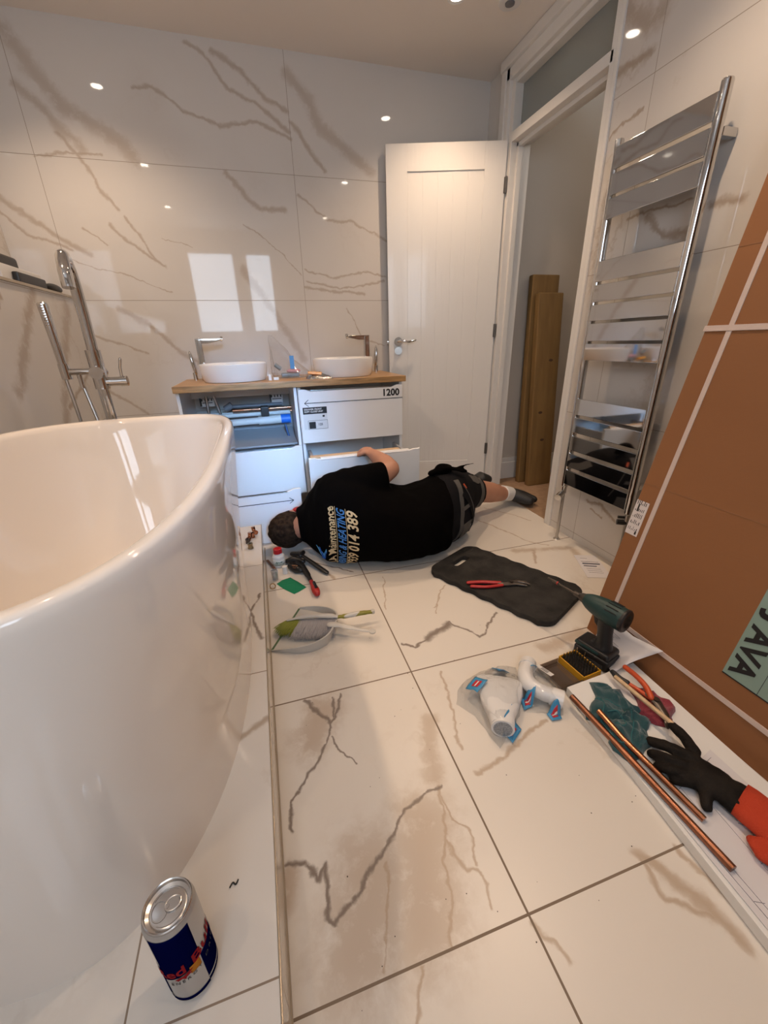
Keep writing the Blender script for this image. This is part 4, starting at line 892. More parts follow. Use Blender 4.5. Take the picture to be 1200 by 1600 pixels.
# ------------------------------------------------------------------ impact driver
M_mak = mat('teal_tool_body', (.007, .036, .035), .45, bump=.1, bscale=200)
dr_ = thing('impact_driver', 'teal and black cordless impact driver standing on its battery by the box', 'drill', (.957, .815, 0.001), math.radians(106))
# local: +x = bit direction
q = NB(); R = []
for x, ry, rz, zc in [(-.074, .022, .024, .194), (-.072, .032, .034, .194), (-.062, .036, .038, .194), (-.03, .036, .038, .195), (0, .035, .037, .197), (.03, .031, .032, .198), (.05, .026, .026, .199), (.064, .019, .019, .2), (.066, .012, .012, .2)]:
    R.append([Vector((x, ry*math.cos(a), zc+rz*math.sin(a))) for a in [2*PI*k/28 for k in range(28)]])
rings(q, R); hd = obj('motor_housing', q, M_mak, dr_)
q = NB()
for k in range(6):
    a = PI/2+(k-2.5)*.38
    for s in (1,): tube(q, [(-.05, .0362*math.cos(a), .195+.0382*math.sin(a)), (-.012, .0358*math.cos(a), .197+.0375*math.sin(a))], .0016, 6)
for k in range(10):
    a = 2*PI*k/10; tube(q, [(-.0735, .010*math.cos(a), .194+.010*math.sin(a)), (-.0735, .019*math.cos(a), .194+.019*math.sin(a))], .0016, 6)
lathe(q, [(.026, -.010), (.035, -.006), (.0378, .000), (.0378, .006), (.034, .010)], 28, T(-.064, 0, .194)@Matrix.Rotation(-PI/2, 4, 'Y'))
obj('vents', q, M_black, hd)
q = NB(); tube(q, [(.062, 0, .2), (.078, 0, .2), (.086, 0, .2)], [.0185, .014, .009], 20); obj('nose', q, M_tool, dr_)
q = NB(); tube(q, [(.08, 0, .2), (.105, 0, .2), (.106, 0, .2), (.165, 0, .204), (.166, 0, .204), (.178, 0, .205), (.18, 0, .205), (.21, 0, .207)], [.009, .008, .0035, .0035, .0055, .0055, .005, .0022], 12); bt = obj('drill_bit', q, M_tool, dr_)
q = NB(); tube(q, [(.168, 0, .2041), (.172, 0, .2043)], .0062, 12); obj('red_ring', q, M_redg, bt)
q = NB(); R = []
for x, z, rx, ry in [(-.012, .175, .028, .020), (-.014, .15, .026, .0195), (-.018, .12, .024, .019), (-.022, .09, .025, .019), (-.022, .07, .030, .023), (-.012, .058, .042, .030)]:
    R.append([Vector((x+rx*math.cos(a), ry*math.sin(a), z)) for a in [2*PI*k/24 for k in range(24)]])
rings(q, R[::-1]); obj('grip', q, M_black, dr_)
q = NB(); prism(q, [(.006, .168), (.026, .165), (.018, .14), (.004, .128)], .016, Matrix(((1, 0, 0, 0), (0, 0, -1, .008), (0, 1, 0, 0), (0, 0, 0, 1))), .002); obj('trigger', q, M_black, dr_)
q = NB(); box(q, -.062, .052, -.036, .036, .038, .064, .010, seg=3); ft = obj('foot', q, M_black, dr_)
q = NB(); box(q, -.03, .054, -.0375, .0375, .046, .058, .004); obj('teal_panel', q, M_mak, ft)
q = NB(); box(q, -.066, .054, -.038, .038, 0, .042, .008, seg=3); bt2 = obj('battery', q, M_black, dr_)
q = NB(); tube(q, [(.01, .0385, .035), (.01, .040, .02), (.025, .040, .012), (.038, .040, .02), (.038, .0385, .035)], .0018, 6); tube(q, [(.0555, -.015, .05), (.057, -.015, .03), (.057, .0, .024), (.057, .015, .03), (.0555, .015, .05)], .0022, 6); obj('belt_clip', q, M_steel, ft)
q = NB(); box(q, -.05, .0, .0378, .0388, .008, .022); box(q, -.0665, -.065, -.02, .02, .01, .028); obj('battery_badge', q, mat('dark_badge', (.05, .05, .05), .3), bt2, False)

# ------------------------------------------------------------------ kneeling mat and red pliers
M_mat = mat('foam_mat', (.018, .017, .016), .85, spec=.2, bump=.4, bscale=120, col2=(.038, .035, .032), vscale=14)
km = thing('kneeling_mat', 'dark grey foam kneeling mat with a hand slot lying on the tiles', 'mat', (.918, 1.313, 0.001), math.atan2(-.53, .28))
def rrect(w, h, r, wavy=0, n=8):
    out = []
    for cx, cy, a0 in ((w/2-r, h/2-r, 0), (-w/2+r, h/2-r, PI/2), (-w/2+r, -h/2+r, PI), (w/2-r, -h/2+r, 3*PI/2)):
        for k in range(n+1):
            a = a0+PI/2*k/n; out.append((cx+r*math.cos(a), cy+r*math.sin(a)))
    if wavy:
        o2 = []
        for a, b in zip(out, out[1:]+out[:1]):
            L = math.dist(a, b); m = max(1, int(L/.012))
            for j in range(m): t = j/m; x = a[0]+(b[0]-a[0])*t; y = a[1]+(b[1]-a[1])*t; o2.append((x, y+(wavy*math.cos(x*2*PI/.085)*math.copysign(1, y) if abs(y) > h/2-.003 else 0)))
        out = o2
    return out
slot = [(-.225+x, y) for x, y in rrect(.042, .115, .018)][::-1]
plate('foam_pad', [rrect(.585, .335, .055, .004), slot], .024, .003, M_mat, km, T(0, 0, .012))
rp = thing('pliers', 'water pump pliers with red grips lying on the kneeling mat', 'pliers', (.756, 1.300, .026), math.radians(-18))
q = NB(); tube(q, smooth_path([(-.01, .012, .009), (.05, .016, .009), (.125, .008, .009)]), [.0085]*13, 12, flat=.8, roundcap=True); obj('grip', q, M_redg, rp)
q = NB(); tube(q, smooth_path([(.0, -.014, .008), (.06, -.02, .008), (.13, -.008, .008)]), [.0075]*13, 12, flat=.8, roundcap=True); obj('grip', q, M_redg, rp)
q = NB(); tube(q, [(.12, .004, .009), (.155, .004, .009), (.185, .018, .009), (.205, .022, .009), (.23, .012, .009), (.247, -.004, .009)], [.008, .011, .010, .011, .008, .004], 10, flat=.6, roundcap=True)
tube(q, [(.125, -.006, .008), (.165, .0, .008), (.19, .004, .008), (.215, -.004, .008), (.232, -.012, .008)], [.007, .010, .010, .008, .004], 10, flat=.6, roundcap=True); cyl(q, (.172, .008, .002), (.172, .008, .019), .008, 14); obj('jaws', q, M_tool, rp)

# ------------------------------------------------------------------ dustpan and brush
M_pan = mat('grey_white_plastic', (.52, .50, .465), .35); M_olive = mat('olive_plastic', (.20, .19, .025), .45)
lp = Vector((-.083, 1.192, 0)); lu = Vector((.118, .216, 0)); Lw = lu.length; ang = math.atan2(lu.y, lu.x)
dp = thing('dustpan', 'light grey dustpan with green lip and handle lying on the tiles', 'dustpan', (lp.x, lp.y, .0012), ang)
# local: x along the lip 0..Lw, -y into the pan
q = NB(); nS = 26; out = []
def pan(t, s, lift):      # t around the rim 0..1
    a = PI*t; ex = .55
    x = Lw/2-Lw/2*math.copysign(abs(math.cos(a))**.7, math.cos(a)); y = -.19*math.sin(a)**.75
    return Vector((Lw/2+(x-Lw/2)*s, y*s, lift))
H_ = lambda t: .006+.040*math.sin(PI*t)**.6
R = [[pan(k/nS, 1.03, H_(k/nS)*1.0) for k in range(nS+1)], [pan(k/nS, 1.0, 0) for k in range(nS+1)], ]
Rin = [[pan(k/nS, 1.04, H_(k/nS)) for k in range(nS+1)], [pan(k/nS, 1.0, .0) for k in range(nS+1)], [pan(k/nS, .97, .002) for k in range(nS+1)], [pan(k/nS, 1.01, H_(k/nS)) for k in range(nS+1)], [pan(k/nS, 1.04, H_(k/nS)) for k in range(nS+1)]]
rings(q, Rin, closed=False, cap=False)
fl_ = [q.verts.new(pan(k/nS, .985, .0025)) for k in range(nS+1)]; q.faces.new(fl_); fl2 = [q.verts.new(pan(k/nS, .985, .0)) for k in range(nS+1)]; q.faces.new(fl2[::-1])
bmesh.ops.remove_doubles(q, verts=q.verts[:], dist=1e-6); obj('pan', q, M_pan, dp)
q = NB(); box(q, .0, Lw, -.004, .004, .0, .0035, .001); obj('green_lip', q, mat('green_lip', (.08, .14, .06), .5), dp)
q = NB(); tube(q, smooth_path([(Lw/2, -.180, .044), (Lw/2, -.21, .046), (Lw/2, -.27, .040), (Lw/2+.002, -.322, .034)]), [.014]*6+[.011]*6+[.008]*7, 14, flat=.45, roundcap=True)
lathe(q, [(.004, -.003), (.012, -.003), (.013, 0), (.012, .003), (.004, .003)], 20, T(Lw/2+.003, -.338, .033)); obj('handle', q, M_pan, dp)
q = NB(); ell(q, (.17, -.125, .006), (.045, .02, .004)); obj('swept_dirt', q, mat('brown_dirt', (.16, .08, .05), .9, bump=1, bscale=300), dp)['kind'] = 'stuff'
# brush, lying in the pan
hb = thing('hand_brush', 'hand brush with olive handle and grey-green bristles resting in the dustpan', 'brush', (0, 0, 0))
def V3(*p): return Vector(p)
S0, S1, S2, S3 = V3(-.015, 1.29, .046), V3(.06, 1.275, .056), V3(.13, 1.252, .058), V3(.172, 1.237, .054)
q = NB(); tube(q, smooth_path([S0, S1, S2, S3], 5), [.006]*3+[.0095]*5+[.012]*5+[.008]*3, 14, flat=.6, roundcap=True); obj('brush_back', q, M_pan, hb)
q = NB(); tube(q, smooth_path([V3(.168, 1.238, .054), V3(.20, 1.228, .058), V3(.25, 1.222, .062), V3(.292, 1.225, .056)], 5), [.008]*3+[.0105]*10+[.009]*3, 14, flat=.7, roundcap=True); hh = obj('brush_handle', q, M_olive, hb)
q = NB(); ell(q, (.222, 1.222, .063), (.036, .010, .009), RZ(.05)); lathe(q, [(.006, -.006), (.009, -.006), (.009, .006), (.006, .006)], 16, T(.298, 1.226, .056)); obj('white_inlay', q, M_pan, hh)
rb = random.Random(11)
def bristles(u0, u1, n, m, name, spread, ln, dirb):
    q = NB()
    for i in range(n):
        u = u0+(u1-u0)*rb.random(); P = S0.lerp(S3, u)+Vector((rb.uniform(-.004, .004), rb.uniform(-.006, .006), -.004))
        d = (dirb+Vector((rb.uniform(-1, 1), rb.uniform(-1, 1), rb.uniform(-.6, .25)))*spread).normalized(); L = ln*rb.uniform(.8, 1.05)
        e = P+d*L; e.z = max(e.z, .006); mid = P.lerp(e, .55)+Vector((0, 0, .003)); tube(q, [P, mid, e], [.0013, .0012, .0006], 4)
    o = obj(name, q, m, hb); o['kind'] = 'stuff'; return o
M_br1 = mat('grey_bristle', (.40, .37, .36), .6); M_br2 = mat('green_bristle', (.22, .23, .02), .6)
bristles(.22, .92, 900, M_br1, 'grey_bristles', .34, .078, Vector((-.45, -.85, -.42)))
bristles(-.02, .24, 420, M_br2, 'green_bristles', .40, .062, Vector((-.7, -.45, -.30)))

# ------------------------------------------------------------------ small things at the man's head
def bottle():
    t = thing('flux_tub', 'small white plastic bottle with a red screw cap on the floor', 'bottle', (-.022, 1.80, .0008)); q = NB()
    lathe(q, [(.0, 0), (.027, .0), (.030, .003), (.030, .050), (.027, .058), (.020, .062), (.020, .07), (0, .07)], 32); b = obj('bottle_body', q, M_whitem, t)
    q = NB(); n = 24; R = [[Vector((.0306*math.cos(a), .0306*math.sin(a), z)) for a in [-PI*.95+PI*.9*k/n for k in range(n+1)]] for z in (.012, .042)]; rings(q, R, closed=False, cap=False); lb = obj('label', q, mat('bottle_label', (.62, .66, .63), .5), b); s = lb.modifiers.new('s', 'SOLIDIFY'); s.thickness = .0005
    q = NB()
    for k in range(4):
        a = -PI/2-.5+k*.27; tube(q, [(.0312*math.cos(a), .0312*math.sin(a), .026), (.0312*math.cos(a+.16), .0312*math.sin(a+.16), .034)], .0022, 6)
    for z in (.016, .020): tube(q, [(.0311*math.cos(a), .0311*math.sin(a), z) for a in [-PI/2-.7+.1*k for k in range(15)]], .0006, 4)
    obj('label_print', q, mat('green_print', (.02, .12, .07), .5), lb)
    q = NB(); n = 40; R = []
    for r, z in ((.0, .094), (.017, .094), (.0195, .092), (.0205, .07), (.0, .07)): R.append([Vector((max(r, 1e-4)*(1+(.03 if k % 2 and r > .018 else 0))*math.cos(2*PI*k/n), max(r, 1e-4)*(1+(.03 if k % 2 and r > .018 else 0))*math.sin(2*PI*k/n), z)) for k in range(n)])
    rings(q, R[::-1]); obj('screw_cap', q, mat('red_cap', (.50, .012, .018), .35), t)
bottle()
M_cup = film('clear_cup', .3, (.86, .87, .88), .1, (.6, .6, .62), .22)
q = NB(); lathe(q, [(0, .001), (.013, .001), (.016, .052), (.0145, .052), (.0115, .003), (0, .003)], 28, T(-.048, 1.668, .0)); tag(obj('clear_cup', q, M_cup), 'tiny clear plastic cup standing on the floor in front of the white bottle', 'cup')
q = NB(); lathe(q, [(0, 0), (.012, 0), (.012, .036), (0, .036)], 20, T(-.0, 1.715, .0008)); tag(obj('pipe_plug', q, M_whitem), 'short white plastic plug on the floor between clear cup and pipe cutter', 'plug')
gc = crumple_shell('green_pad', [(-.047, 1.63), (-.02, 1.655), (.017, 1.668), (.05, 1.62), (.083, 1.563), (.052, 1.54), (.025, 1.524), (-.012, 1.575)], .0008, lambda x, y, t: .008*(1-t**3), mat('green_abrasive', (.0, .20, .09), .8, bump=.5, bscale=400), nz=.006, seed=4, fr=18)
tag(gc, 'bright green folded cleaning pad on the floor by the red-handled tool', 'pad')
q = NB(); t2 = NB(); R = [[Vector((.0115*math.cos(a)+0, .0115*math.sin(a), 0))+Vector((math.cos(a)*.0022*math.cos(b), math.sin(a)*.0022*math.cos(b), .0035*math.sin(b))) for a in [2*PI*k/24 for k in range(24)]] for b in [2*PI*j/8 for j in range(9)]]
rings(q, R, cap=False); bmesh.ops.transform(q, matrix=T(-.062, 1.602, .011)@Matrix.Rotation(1.2, 4, 'X'), verts=q.verts[:]); tag(obj('brass_ring', q, mat('brass', (.5, .33, .15), .3, metal=1)), 'small brass olive ring on the floor beside the green pad', 'ring')
q = NB(); tube(q, [(-.078, 1.86, .006), (-.045, 1.76, .006)], .0065, 8, flat=.6); tag(obj('brown_stick', q, mat('brown_wood', (.16, .07, .04), .6)), 'short brown stick on the floor left of the white bottle', 'stick')
# pipe cutter and slim pliers
pc = thing('pipe_cutter', 'black pipe cutter with red knob handle pointing at the dustpan', 'cutter', (0, 0, 0))
q = NB(); tube(q, smooth_path([(.065, 1.77, .02), (.085, 1.70, .02), (.10, 1.62, .017), (.108, 1.565, .016)], 4), [.017]*4+[.014]*4+[.010]*5, 12, flat=.7, roundcap=True); tube(q, [(.015, 1.80, .016), (.05, 1.79, .024), (.09, 1.765, .02)], [.012, .02, .012], 12, roundcap=True); obj('frame', q, M_black, pc)
q = NB(); tube(q, smooth_path([(.106, 1.575, .016), (.112, 1.53, .016), (.118, 1.475, .017)], 4), [.010, .010, .011, .012, .014, .016, .017, .017, .014], 14, roundcap=True); obj('red_knob', q, M_redg, pc)
q = NB(); tube(q, [(.115, 1.545, .029), (.119, 1.49, .0325)], .007, 8); obj('black_inlay', q, M_black, pc)
cp = thing('black_clamp', 'black jawed clamp lying across the pipe cutter by the bottle', 'clamp', (0, 0, 0))
q = NB(); tube(q, [(.09, 1.80, .035), (.13, 1.73, .026), (.172, 1.655, .016), (.185, 1.635, .014)], [.009, .012, .013, .011], 12, flat=.7, roundcap=True); tube(q, [(.03, 1.745, .016), (.055, 1.705, .018), (.07, 1.69, .018)], [.017, .022, .014], 12, roundcap=True); tube(q, [(.045, 1.84, .03), (.085, 1.815, .035)], .011, 8, roundcap=True); tube(q, [(.10, 1.83, .035), (.085, 1.80, .035)], .011, 8, roundcap=True); obj('clamp_body', q, M_black, cp)
q = NB(); cyl(q, (.046, 1.70, .030), (.046, 1.70, .036), .009, 14); tube(q, [(.035, 1.715, .034), (.06, 1.70, .036)], .004, 8); obj('metal_screw', q, mat('aged_brass', (.20, .10, .06), .4, metal=.7), cp)
# copper fittings on the platform
for k, (x, y, r, l, a, lab) in enumerate([(-.142, 1.835, .012, .034, 1.2, 'copper elbow fitting on the platform, largest one in front of the pile'), (-.128, 1.862, .011, .026, .3, 'copper coupler standing in the middle of the pile on the platform'), (-.118, 1.905, .011, .03, 2.0, 'copper fitting leaning at the far side of the pile on the platform'), (-.150, 1.808, .010, .022, .0, 'dark end fitting nearest the bath in the pile on the platform'), (-.137, 1.748, .0125, .026, .2, 'brass compression fitting apart from the copper pile on the platform')]):
    t = thing('pipe_fitting', lab, 'pipe fitting', (x, y, PZ+.0015), a); m = M_copper if k < 3 else (M_tool if k == 3 else mat('old_brass', (.30, .22, .12), .35, metal=.9)); q = NB()
    if k in (0, 2):
        pts = smooth_path([(-l/2, 0, r), (0, 0, r), (.010, 0, r+.006), (.014, 0, r+l*.7)], 5); tube(q, pts, r*.85, 16)
        obj('elbow', q, m, t)
        q = NB(); tube(q, [(-l/2-.002, 0, r), (-l/2+.006, 0, r)], r*.99, 16); obj('collar', q, m, t)
    else:
        lathe(q, [(0, 0), (r, 0), (r, .006), (r*.86, .008), (r*.86, l-.008), (r, l-.006), (r, l), (r*.7, l), (r*.7, .004), (0, .004)], 8 if k == 4 else 20)
        obj('sleeve', q, m, t)

# ------------------------------------------------------------------ energy drink can
CX, CY = -.208, .360; CR = .033; CH = .184
can = thing('drink_can', 'blue and silver energy drink can standing on the tiled platform', 'can', (CX, CY, PZ+.0008))
M_csil = mat('can_silver', (.44, .425, .41), .32, metal=.55); M_cblue = mat('can_blue', (.0015, .0025, .034), .4, spec=.0); M_alu = mat('can_aluminium', (.62, .60, .58), .22, metal=1)
q = NB(); lathe(q, [(.0, .004), (.022, .003), (.025, .0), (.027, .001), (CR, .010), (CR, CH-.0105), (CR-.001, CH-.0085), (.0295, CH-.004), (.0290, CH-.003), (.026, CH-.008), (0, CH-.008)], 64); obj('can_body', q, M_csil, can)
q = NB(); lathe(q, [(0, CH-.0075), (.0285, CH-.0075), (.0305, CH-.003), (.0305, CH-.0), (.0295, CH+.001), (.0282, CH), (.0275, CH-.005), (.0235, CH-.007), (.021, CH-.005), (0, CH-.005)], 64); ld = obj('can_lid', q, M_alu, can)
q = NB(); Mx = T(0, 0, CH-.0035)@RZ(math.radians(14))
t2 = NB(); box(t2, -.001, .014, -.0075, .0075, -.0006, .0010, .0006)
merge(q, t2, Mx)
t2 = NB(); R = [[Vector((.0065+ (.0095)*math.cos(a), .0078*math.sin(a), .0002))+Vector((math.cos(a)*.0016*math.cos(b), math.sin(a)*.0016*math.cos(b), .0016*math.sin(b))) for a in [2*PI*k/28 for k in range(28)]] for b in [2*PI*j/8 for j in range(9)]]
rings(t2, R, cap=False); merge(q, t2, Mx)
t2 = NB(); lathe(t2, [(.0, .0018), (.003, .0016), (.0035, 0), (0, 0)], 16, T(-.001, 0, 0)); merge(q, t2, Mx); obj('ring_pull', q, M_alu, ld)
q = NB(); t2 = NB(); tube(t2, [(-.0045+.0105*math.cos(a)*.9-.006, .0115*math.sin(a), -.0012) for a in [2*PI*k/32 for k in range(33)]], .0007, 6); merge(q, t2, Mx)
t2 = NB(); tube(t2, [(.0205*math.cos(a), .0205*math.sin(a), -.0013) for a in [.7+1.7*k/16 for k in range(17)]], .0007, 6); tube(t2, [(.0205*math.cos(a), .0205*math.sin(a), -.0013) for a in [3.9+1.7*k/16 for k in range(17)]], .0007, 6); merge(q, t2, Mx); obj('lid_scoring', q, M_alu, ld)
# cylinder-wrapped print: u = arc metres along facing direction angle, v = height
A0 = math.radians(-62)       # direction the print centre faces
def wrap(u, v, off): a = A0+u/CR; rr = CR+off; return Vector((rr*math.cos(a), rr*math.sin(a), v))
def patch(name, pts, off, m, parent, nu=18, nv=10):
    """bilinear quad in (u,v) wrapped round the can"""
    q = NB(); V = []
    for j in range(nv+1):
        row = []
        for i in range(nu+1):
            s, t = i/nu, j/nv
            u = (pts[0][0]*(1-s)*(1-t)+pts[1][0]*s*(1-t)+pts[2][0]*s*t+pts[3][0]*(1-s)*t); v = (pts[0][1]*(1-s)*(1-t)+pts[1][1]*s*(1-t)+pts[2][1]*s*t+pts[3][1]*(1-s)*t)
            row.append(wrap(u, v, off))
        V.append(row)
    rings(q, V, closed=False, cap=False); o = obj(name, q, m, parent); s_ = o.modifiers.new('s', 'SOLIDIFY'); s_.thickness = .0001; return o
Q = 2*PI*CR/4
for k in range(4):
    u = (k-1)*Q+.012
    if k % 2 == 1: patch('blue_panel', [(u-Q, .070), (u, .090), (u, CH-.011), (u-Q, CH-.011)], .0003, M_cblue, can); patch('blue_band', [(u-Q, .013), (u, .013), (u, .020), (u-Q, .020)], .0003, M_cblue, can, 18, 1)
    else: patch('blue_panel', [(u-Q, .016), (u, .016), (u, .102), (u-Q, .090)], .0003, M_cblue, can); patch('silver_band', [(u-Q, .024), (u, .024), (u, .0275), (u-Q, .0275)], .0006, M_csil, can, 18, 1)
M_rlet = mat('can_red', (.24, .006, .010), .6, spec=.05); M_gold = mat('can_gold', (.40, .15, .015), .6, spec=.05)
def wraptext(s, size, u0, v0, slope, off, m, **k):
    me = text_mesh(s, size, **k)
    bm = NB(); bm.from_mesh(me); bpy.data.meshes.remove(me)
    bmesh.ops.triangulate(bm, faces=bm.faces[:]); bmesh.ops.subdivide_edges(bm, edges=[e for e in bm.edges if e.calc_length() > .003], cuts=2)
    for v in bm.verts: v.co = wrap(u0+v.co.x, v0+v.co.y+slope*v.co.x, off+v.co.z*.3)
    return obj('can_lettering', bm, m, can, False)
wraptext('Red Bull', .027, -.050, .074, .28, .0008, M_rlet, bold=.0005)
wraptext('ENERGY DRINK', .0085, -.032, .059, .22, .0008, M_blackp, spacing=1.5)
patch('gold_sun', [(-.004, .073), (.010, .073), (.010, .089), (-.004, .089)], .0010, M_gold, can, 8, 6)
def bullmark(cu, cv, s):
    q = NB(); pts = [(-.5, 0), (-.3, .12), (0, .18), (.35, .42), (.5, .40), (.3, .2), (.42, .1), (.1, -.02), (.05, -.2), (-.1, 0), (-.35, -.15), (-.4, -.05)]
    V = [q.verts.new(wrap(cu+x*s, cv+y*s, .0013)) for x, y in pts]; q.faces.new(V); o = obj('red_emblem', q, M_rlet, can, False); s_ = o.modifiers.new('s', 'SOLIDIFY'); s_.thickness = .0002
bullmark(-.012, .075, .024)
# tiny black scrap and floor debris
q = NB(); tube(q, smooth_path([(-.165, .45, PZ+.002), (-.160, .456, PZ+.002), (-.155, .452, PZ+.002), (-.151, .458, PZ+.002)]), .0013, 6); tag(obj('black_scrap', q, M_black), 'tiny curled black plastic scrap on the platform by the can shadow', 'scrap')
q = NB(); rb = random.Random(8)
for k in range(45):
    x = rb.uniform(-.05, .72); y = rb.uniform(.2, 1.25); ell(q, (x, y, .0006), (.0011*rb.uniform(.5, 1.4),)*2+(.0006,), n=6)
o = obj('floor_grit', q, mat('grit', (.06, .04, .03), .8)); o['kind'] = 'stuff'; tag(o, 'fine dark specks of dust scattered over the floor tiles', 'dust')
# ------------------------------------------------------------------ the person lying on the floor
M_skin = mat('skin', (.48, .235, .15), .5, bump=.08, bscale=120, var=.12, vscale=12)
M_shirt = mat('black_shirt', (.0022, .0018, .0018), .95, bump=.3, bscale=500, spec=.04)
M_short = mat('charcoal_shorts', (.010, .0095, .011), .9, spec=.1, bump=.4, bscale=300)
M_sgrey = mat('grey_shorts_panel', (.085, .078, .072), .9)
M_hair = mat('brown_hair', (.040, .024, .014), .85, bump=.6, bscale=220, col2=(.014, .008, .005), vscale=60, spec=.1)
M_sock = mat('white_sock', (.68, .67, .66), .9)
M_shoe = mat('black_shoe', (.018, .018, .019), .55)
pn = thing('person', 'person in black printed t-shirt and work shorts lying on one side at the open drawer', 'person', (.5, 1.8, 0))
PI_ = Matrix.Translation((-.5, -1.8, 0))
def pobj(name, bm, m, parent, **k):
    bmesh.ops.transform(bm, matrix=PI_, verts=bm.verts[:]); return organic(name, bm, m, parent, **k)
def ploft(bm, secs, n=36, flat0=True):
    R = []
    for x, yc, zc, ry, rz, tilt in secs:
        r = []
        for k in range(n):
            a = 2*PI*k/n; cy = math.copysign(abs(math.cos(a))**.9, math.cos(a))*ry; cz = math.copysign(abs(math.sin(a))**.85, math.sin(a))*rz
            p = Vector((x+tilt*cz/max(rz, .01), yc+cy, zc+cz)); p.z = max(p.z, .006); r.append(p)
        R.append(r)
    rings(bm, R)
torso = [(.085, 1.905, .150, .05, .058, 0), (.115, 1.878, .165, .07, .082, 0), (.155, 1.835, .185, .108, .14, 0), (.205, 1.795, .212, .148, .192, 0), (.27, 1.765, .222, .168, .214, 0), (.34, 1.752, .218, .182, .212, 0), (.43, 1.742, .202, .192, .192, 0), (.52, 1.728, .184, .207, .174, 0), (.64, 1.722, .172, .210, .160, 0), (.73, 1.735, .176, .198, .168, 0), (.82, 1.765, .186, .168, .186, 0), (.90, 1.80, .192, .155, .188, 0), (.96, 1.84, .185, .13, .165, 0)]
# bare body as one continuous surface (head, neck, torso, arms, legs)
q = NB(); ploft(q, [(x, y, z, ry*.86, rz*.88, t) for x, y, z, ry, rz, t in torso[1:]])
HC = Vector((.052, 1.955, .118))
ell(q, HC, (.098, .082, .088), Matrix.Rotation(.5, 4, 'Z'), 24)               # skull: long axis along the body
ell(q, HC+Vector((.035, .052, -.006)), (.062, .05, .062), RZ(.4))             # face / jaw
ell(q, HC+Vector((-.0, .093, .0)), (.014, .018, .012))                        # nose
ell(q, HC+Vector((.05, .088, -.004)), (.018, .012, .024))                     # chin
tube(q, [HC+Vector((.03, -.01, .005)), (.13, 1.89, .15), (.19, 1.86, .18)], [.058, .060, .070], 20)
# right arm (upper one)
tube(q, [(.30, 1.79, .36), (.40, 1.765, .40), (.515, 1.755, .425), (.548, 1.77, .438)], [.075, .066, .052, .046], 20, roundcap=True)
tube(q, [(.548, 1.775, .438), (.54, 1.83, .450), (.52, 1.89, .466), (.502, 1.935, .480)], [.047, .046, .036, .026], 20, roundcap=True)
tube(q, [(.507, 1.925, .478), (.487, 1.965, .488)], [.030, .033], 16, flat=.55, roundcap=True)
# fingers close over the drawer edge
KN = [(.510, 1.985, .492), (.492, 1.990, .495), (.474, 1.988, .494), (.458, 1.978, .490)]
for i, k_ in enumerate(KN):
    kx, ky, kz = k_; l = (.95, 1.05, 1.0, .8)[i]
    tube(q, [(kx*.5+.248, 1.955, .489), k_, (kx-.012, ky+.012*l, kz-.018*l), (kx-.016, ky+.004, kz-.036*l)], [.011, .0105, .009, .0075], 10, roundcap=True)
tube(q, [(.470, 1.945, .486), (.450, 1.952, .476), (.438, 1.965, .466)], [.013, .0115, .009], 10, roundcap=True)
# lower arm, tucked in front of the chest
tube(q, [(.32, 1.86, .12), (.36, 2.0, .07), (.40, 2.07, .06)], [.06, .05, .042], 16, roundcap=True)
# legs
tube(q, [(.90, 1.83, .25), (1.0, 1.90, .215), (1.12, 1.985, .175)], [.115, .095, .068], 24, roundcap=True)
tube(q, [(1.12, 1.985, .175), (1.18, 2.0, .165), (1.27, 2.03, .135), (1.36, 2.06, .105), (1.43, 2.085, .09)], [.066, .066, .063, .048, .038], 24, roundcap=True)
tube(q, [(1.43, 2.085, .09), (1.47, 2.10, .07), (1.515, 2.07, .055)], [.037, .038, .026], 16, roundcap=True)
tube(q, [(.90, 1.88, .12), (1.0, 2.05, .10), (1.08, 2.16, .085)], [.105, .09, .066], 24, roundcap=True)
tube(q, [(1.08, 2.16, .085), (1.16, 2.24, .075), (1.26, 2.30, .07)], [.062, .055, .038], 20, roundcap=True)
tube(q, [(1.26, 2.30, .07), (1.33, 2.32, .10)], [.036, .034], 16, roundcap=True)
# ears
ell(q, HC+Vector((.02, .012, .086)), (.018, .026, .008))
body = pobj('body', q, M_skin, pn, voxel=.0055, smooth=4)
# hair: cap over the back and crown
q = NB(); ell(q, HC+Vector((-.008, -.006, .001)), (.104, .088, .095), Matrix.Rotation(.5, 4, 'Z'), 28)
t2 = NB(); R0 = Matrix.Rotation(.5, 4, 'Z')
hairm = q
for f in list(hairm.faces):
    c = R0.inverted() @ (f.calc_center_median()-HC)
    if c.y > .040-.25*(c.x+.03) or c.x > .052: hairm.faces.remove(f)
bmesh.ops.delete(hairm, geom=[v for v in hairm.verts if not v.link_faces], context='VERTS')
bmesh.ops.subdivide_edges(hairm, edges=hairm.edges[:], cuts=3, use_grid_fill=True)
for v in hairm.verts: v.co += (v.co-HC).normalized()*noise.noise(Vector((v.co.x*25, v.co.y*60, v.co.z*60)))*.006
bmesh.ops.transform(hairm, matrix=PI_, verts=hairm.verts[:]); ho = obj('hair', hairm, M_hair, pn); s_ = ho.modifiers.new('s', 'SOLIDIFY'); s_.thickness = .012
# red respirator / ear defender at the face
q = NB(); ell(q, HC+Vector((.055, .03, .090)), (.028, .02, .014)); pobj('red_mask_strap', q, M_redg, pn, voxel=.004, smooth=2)
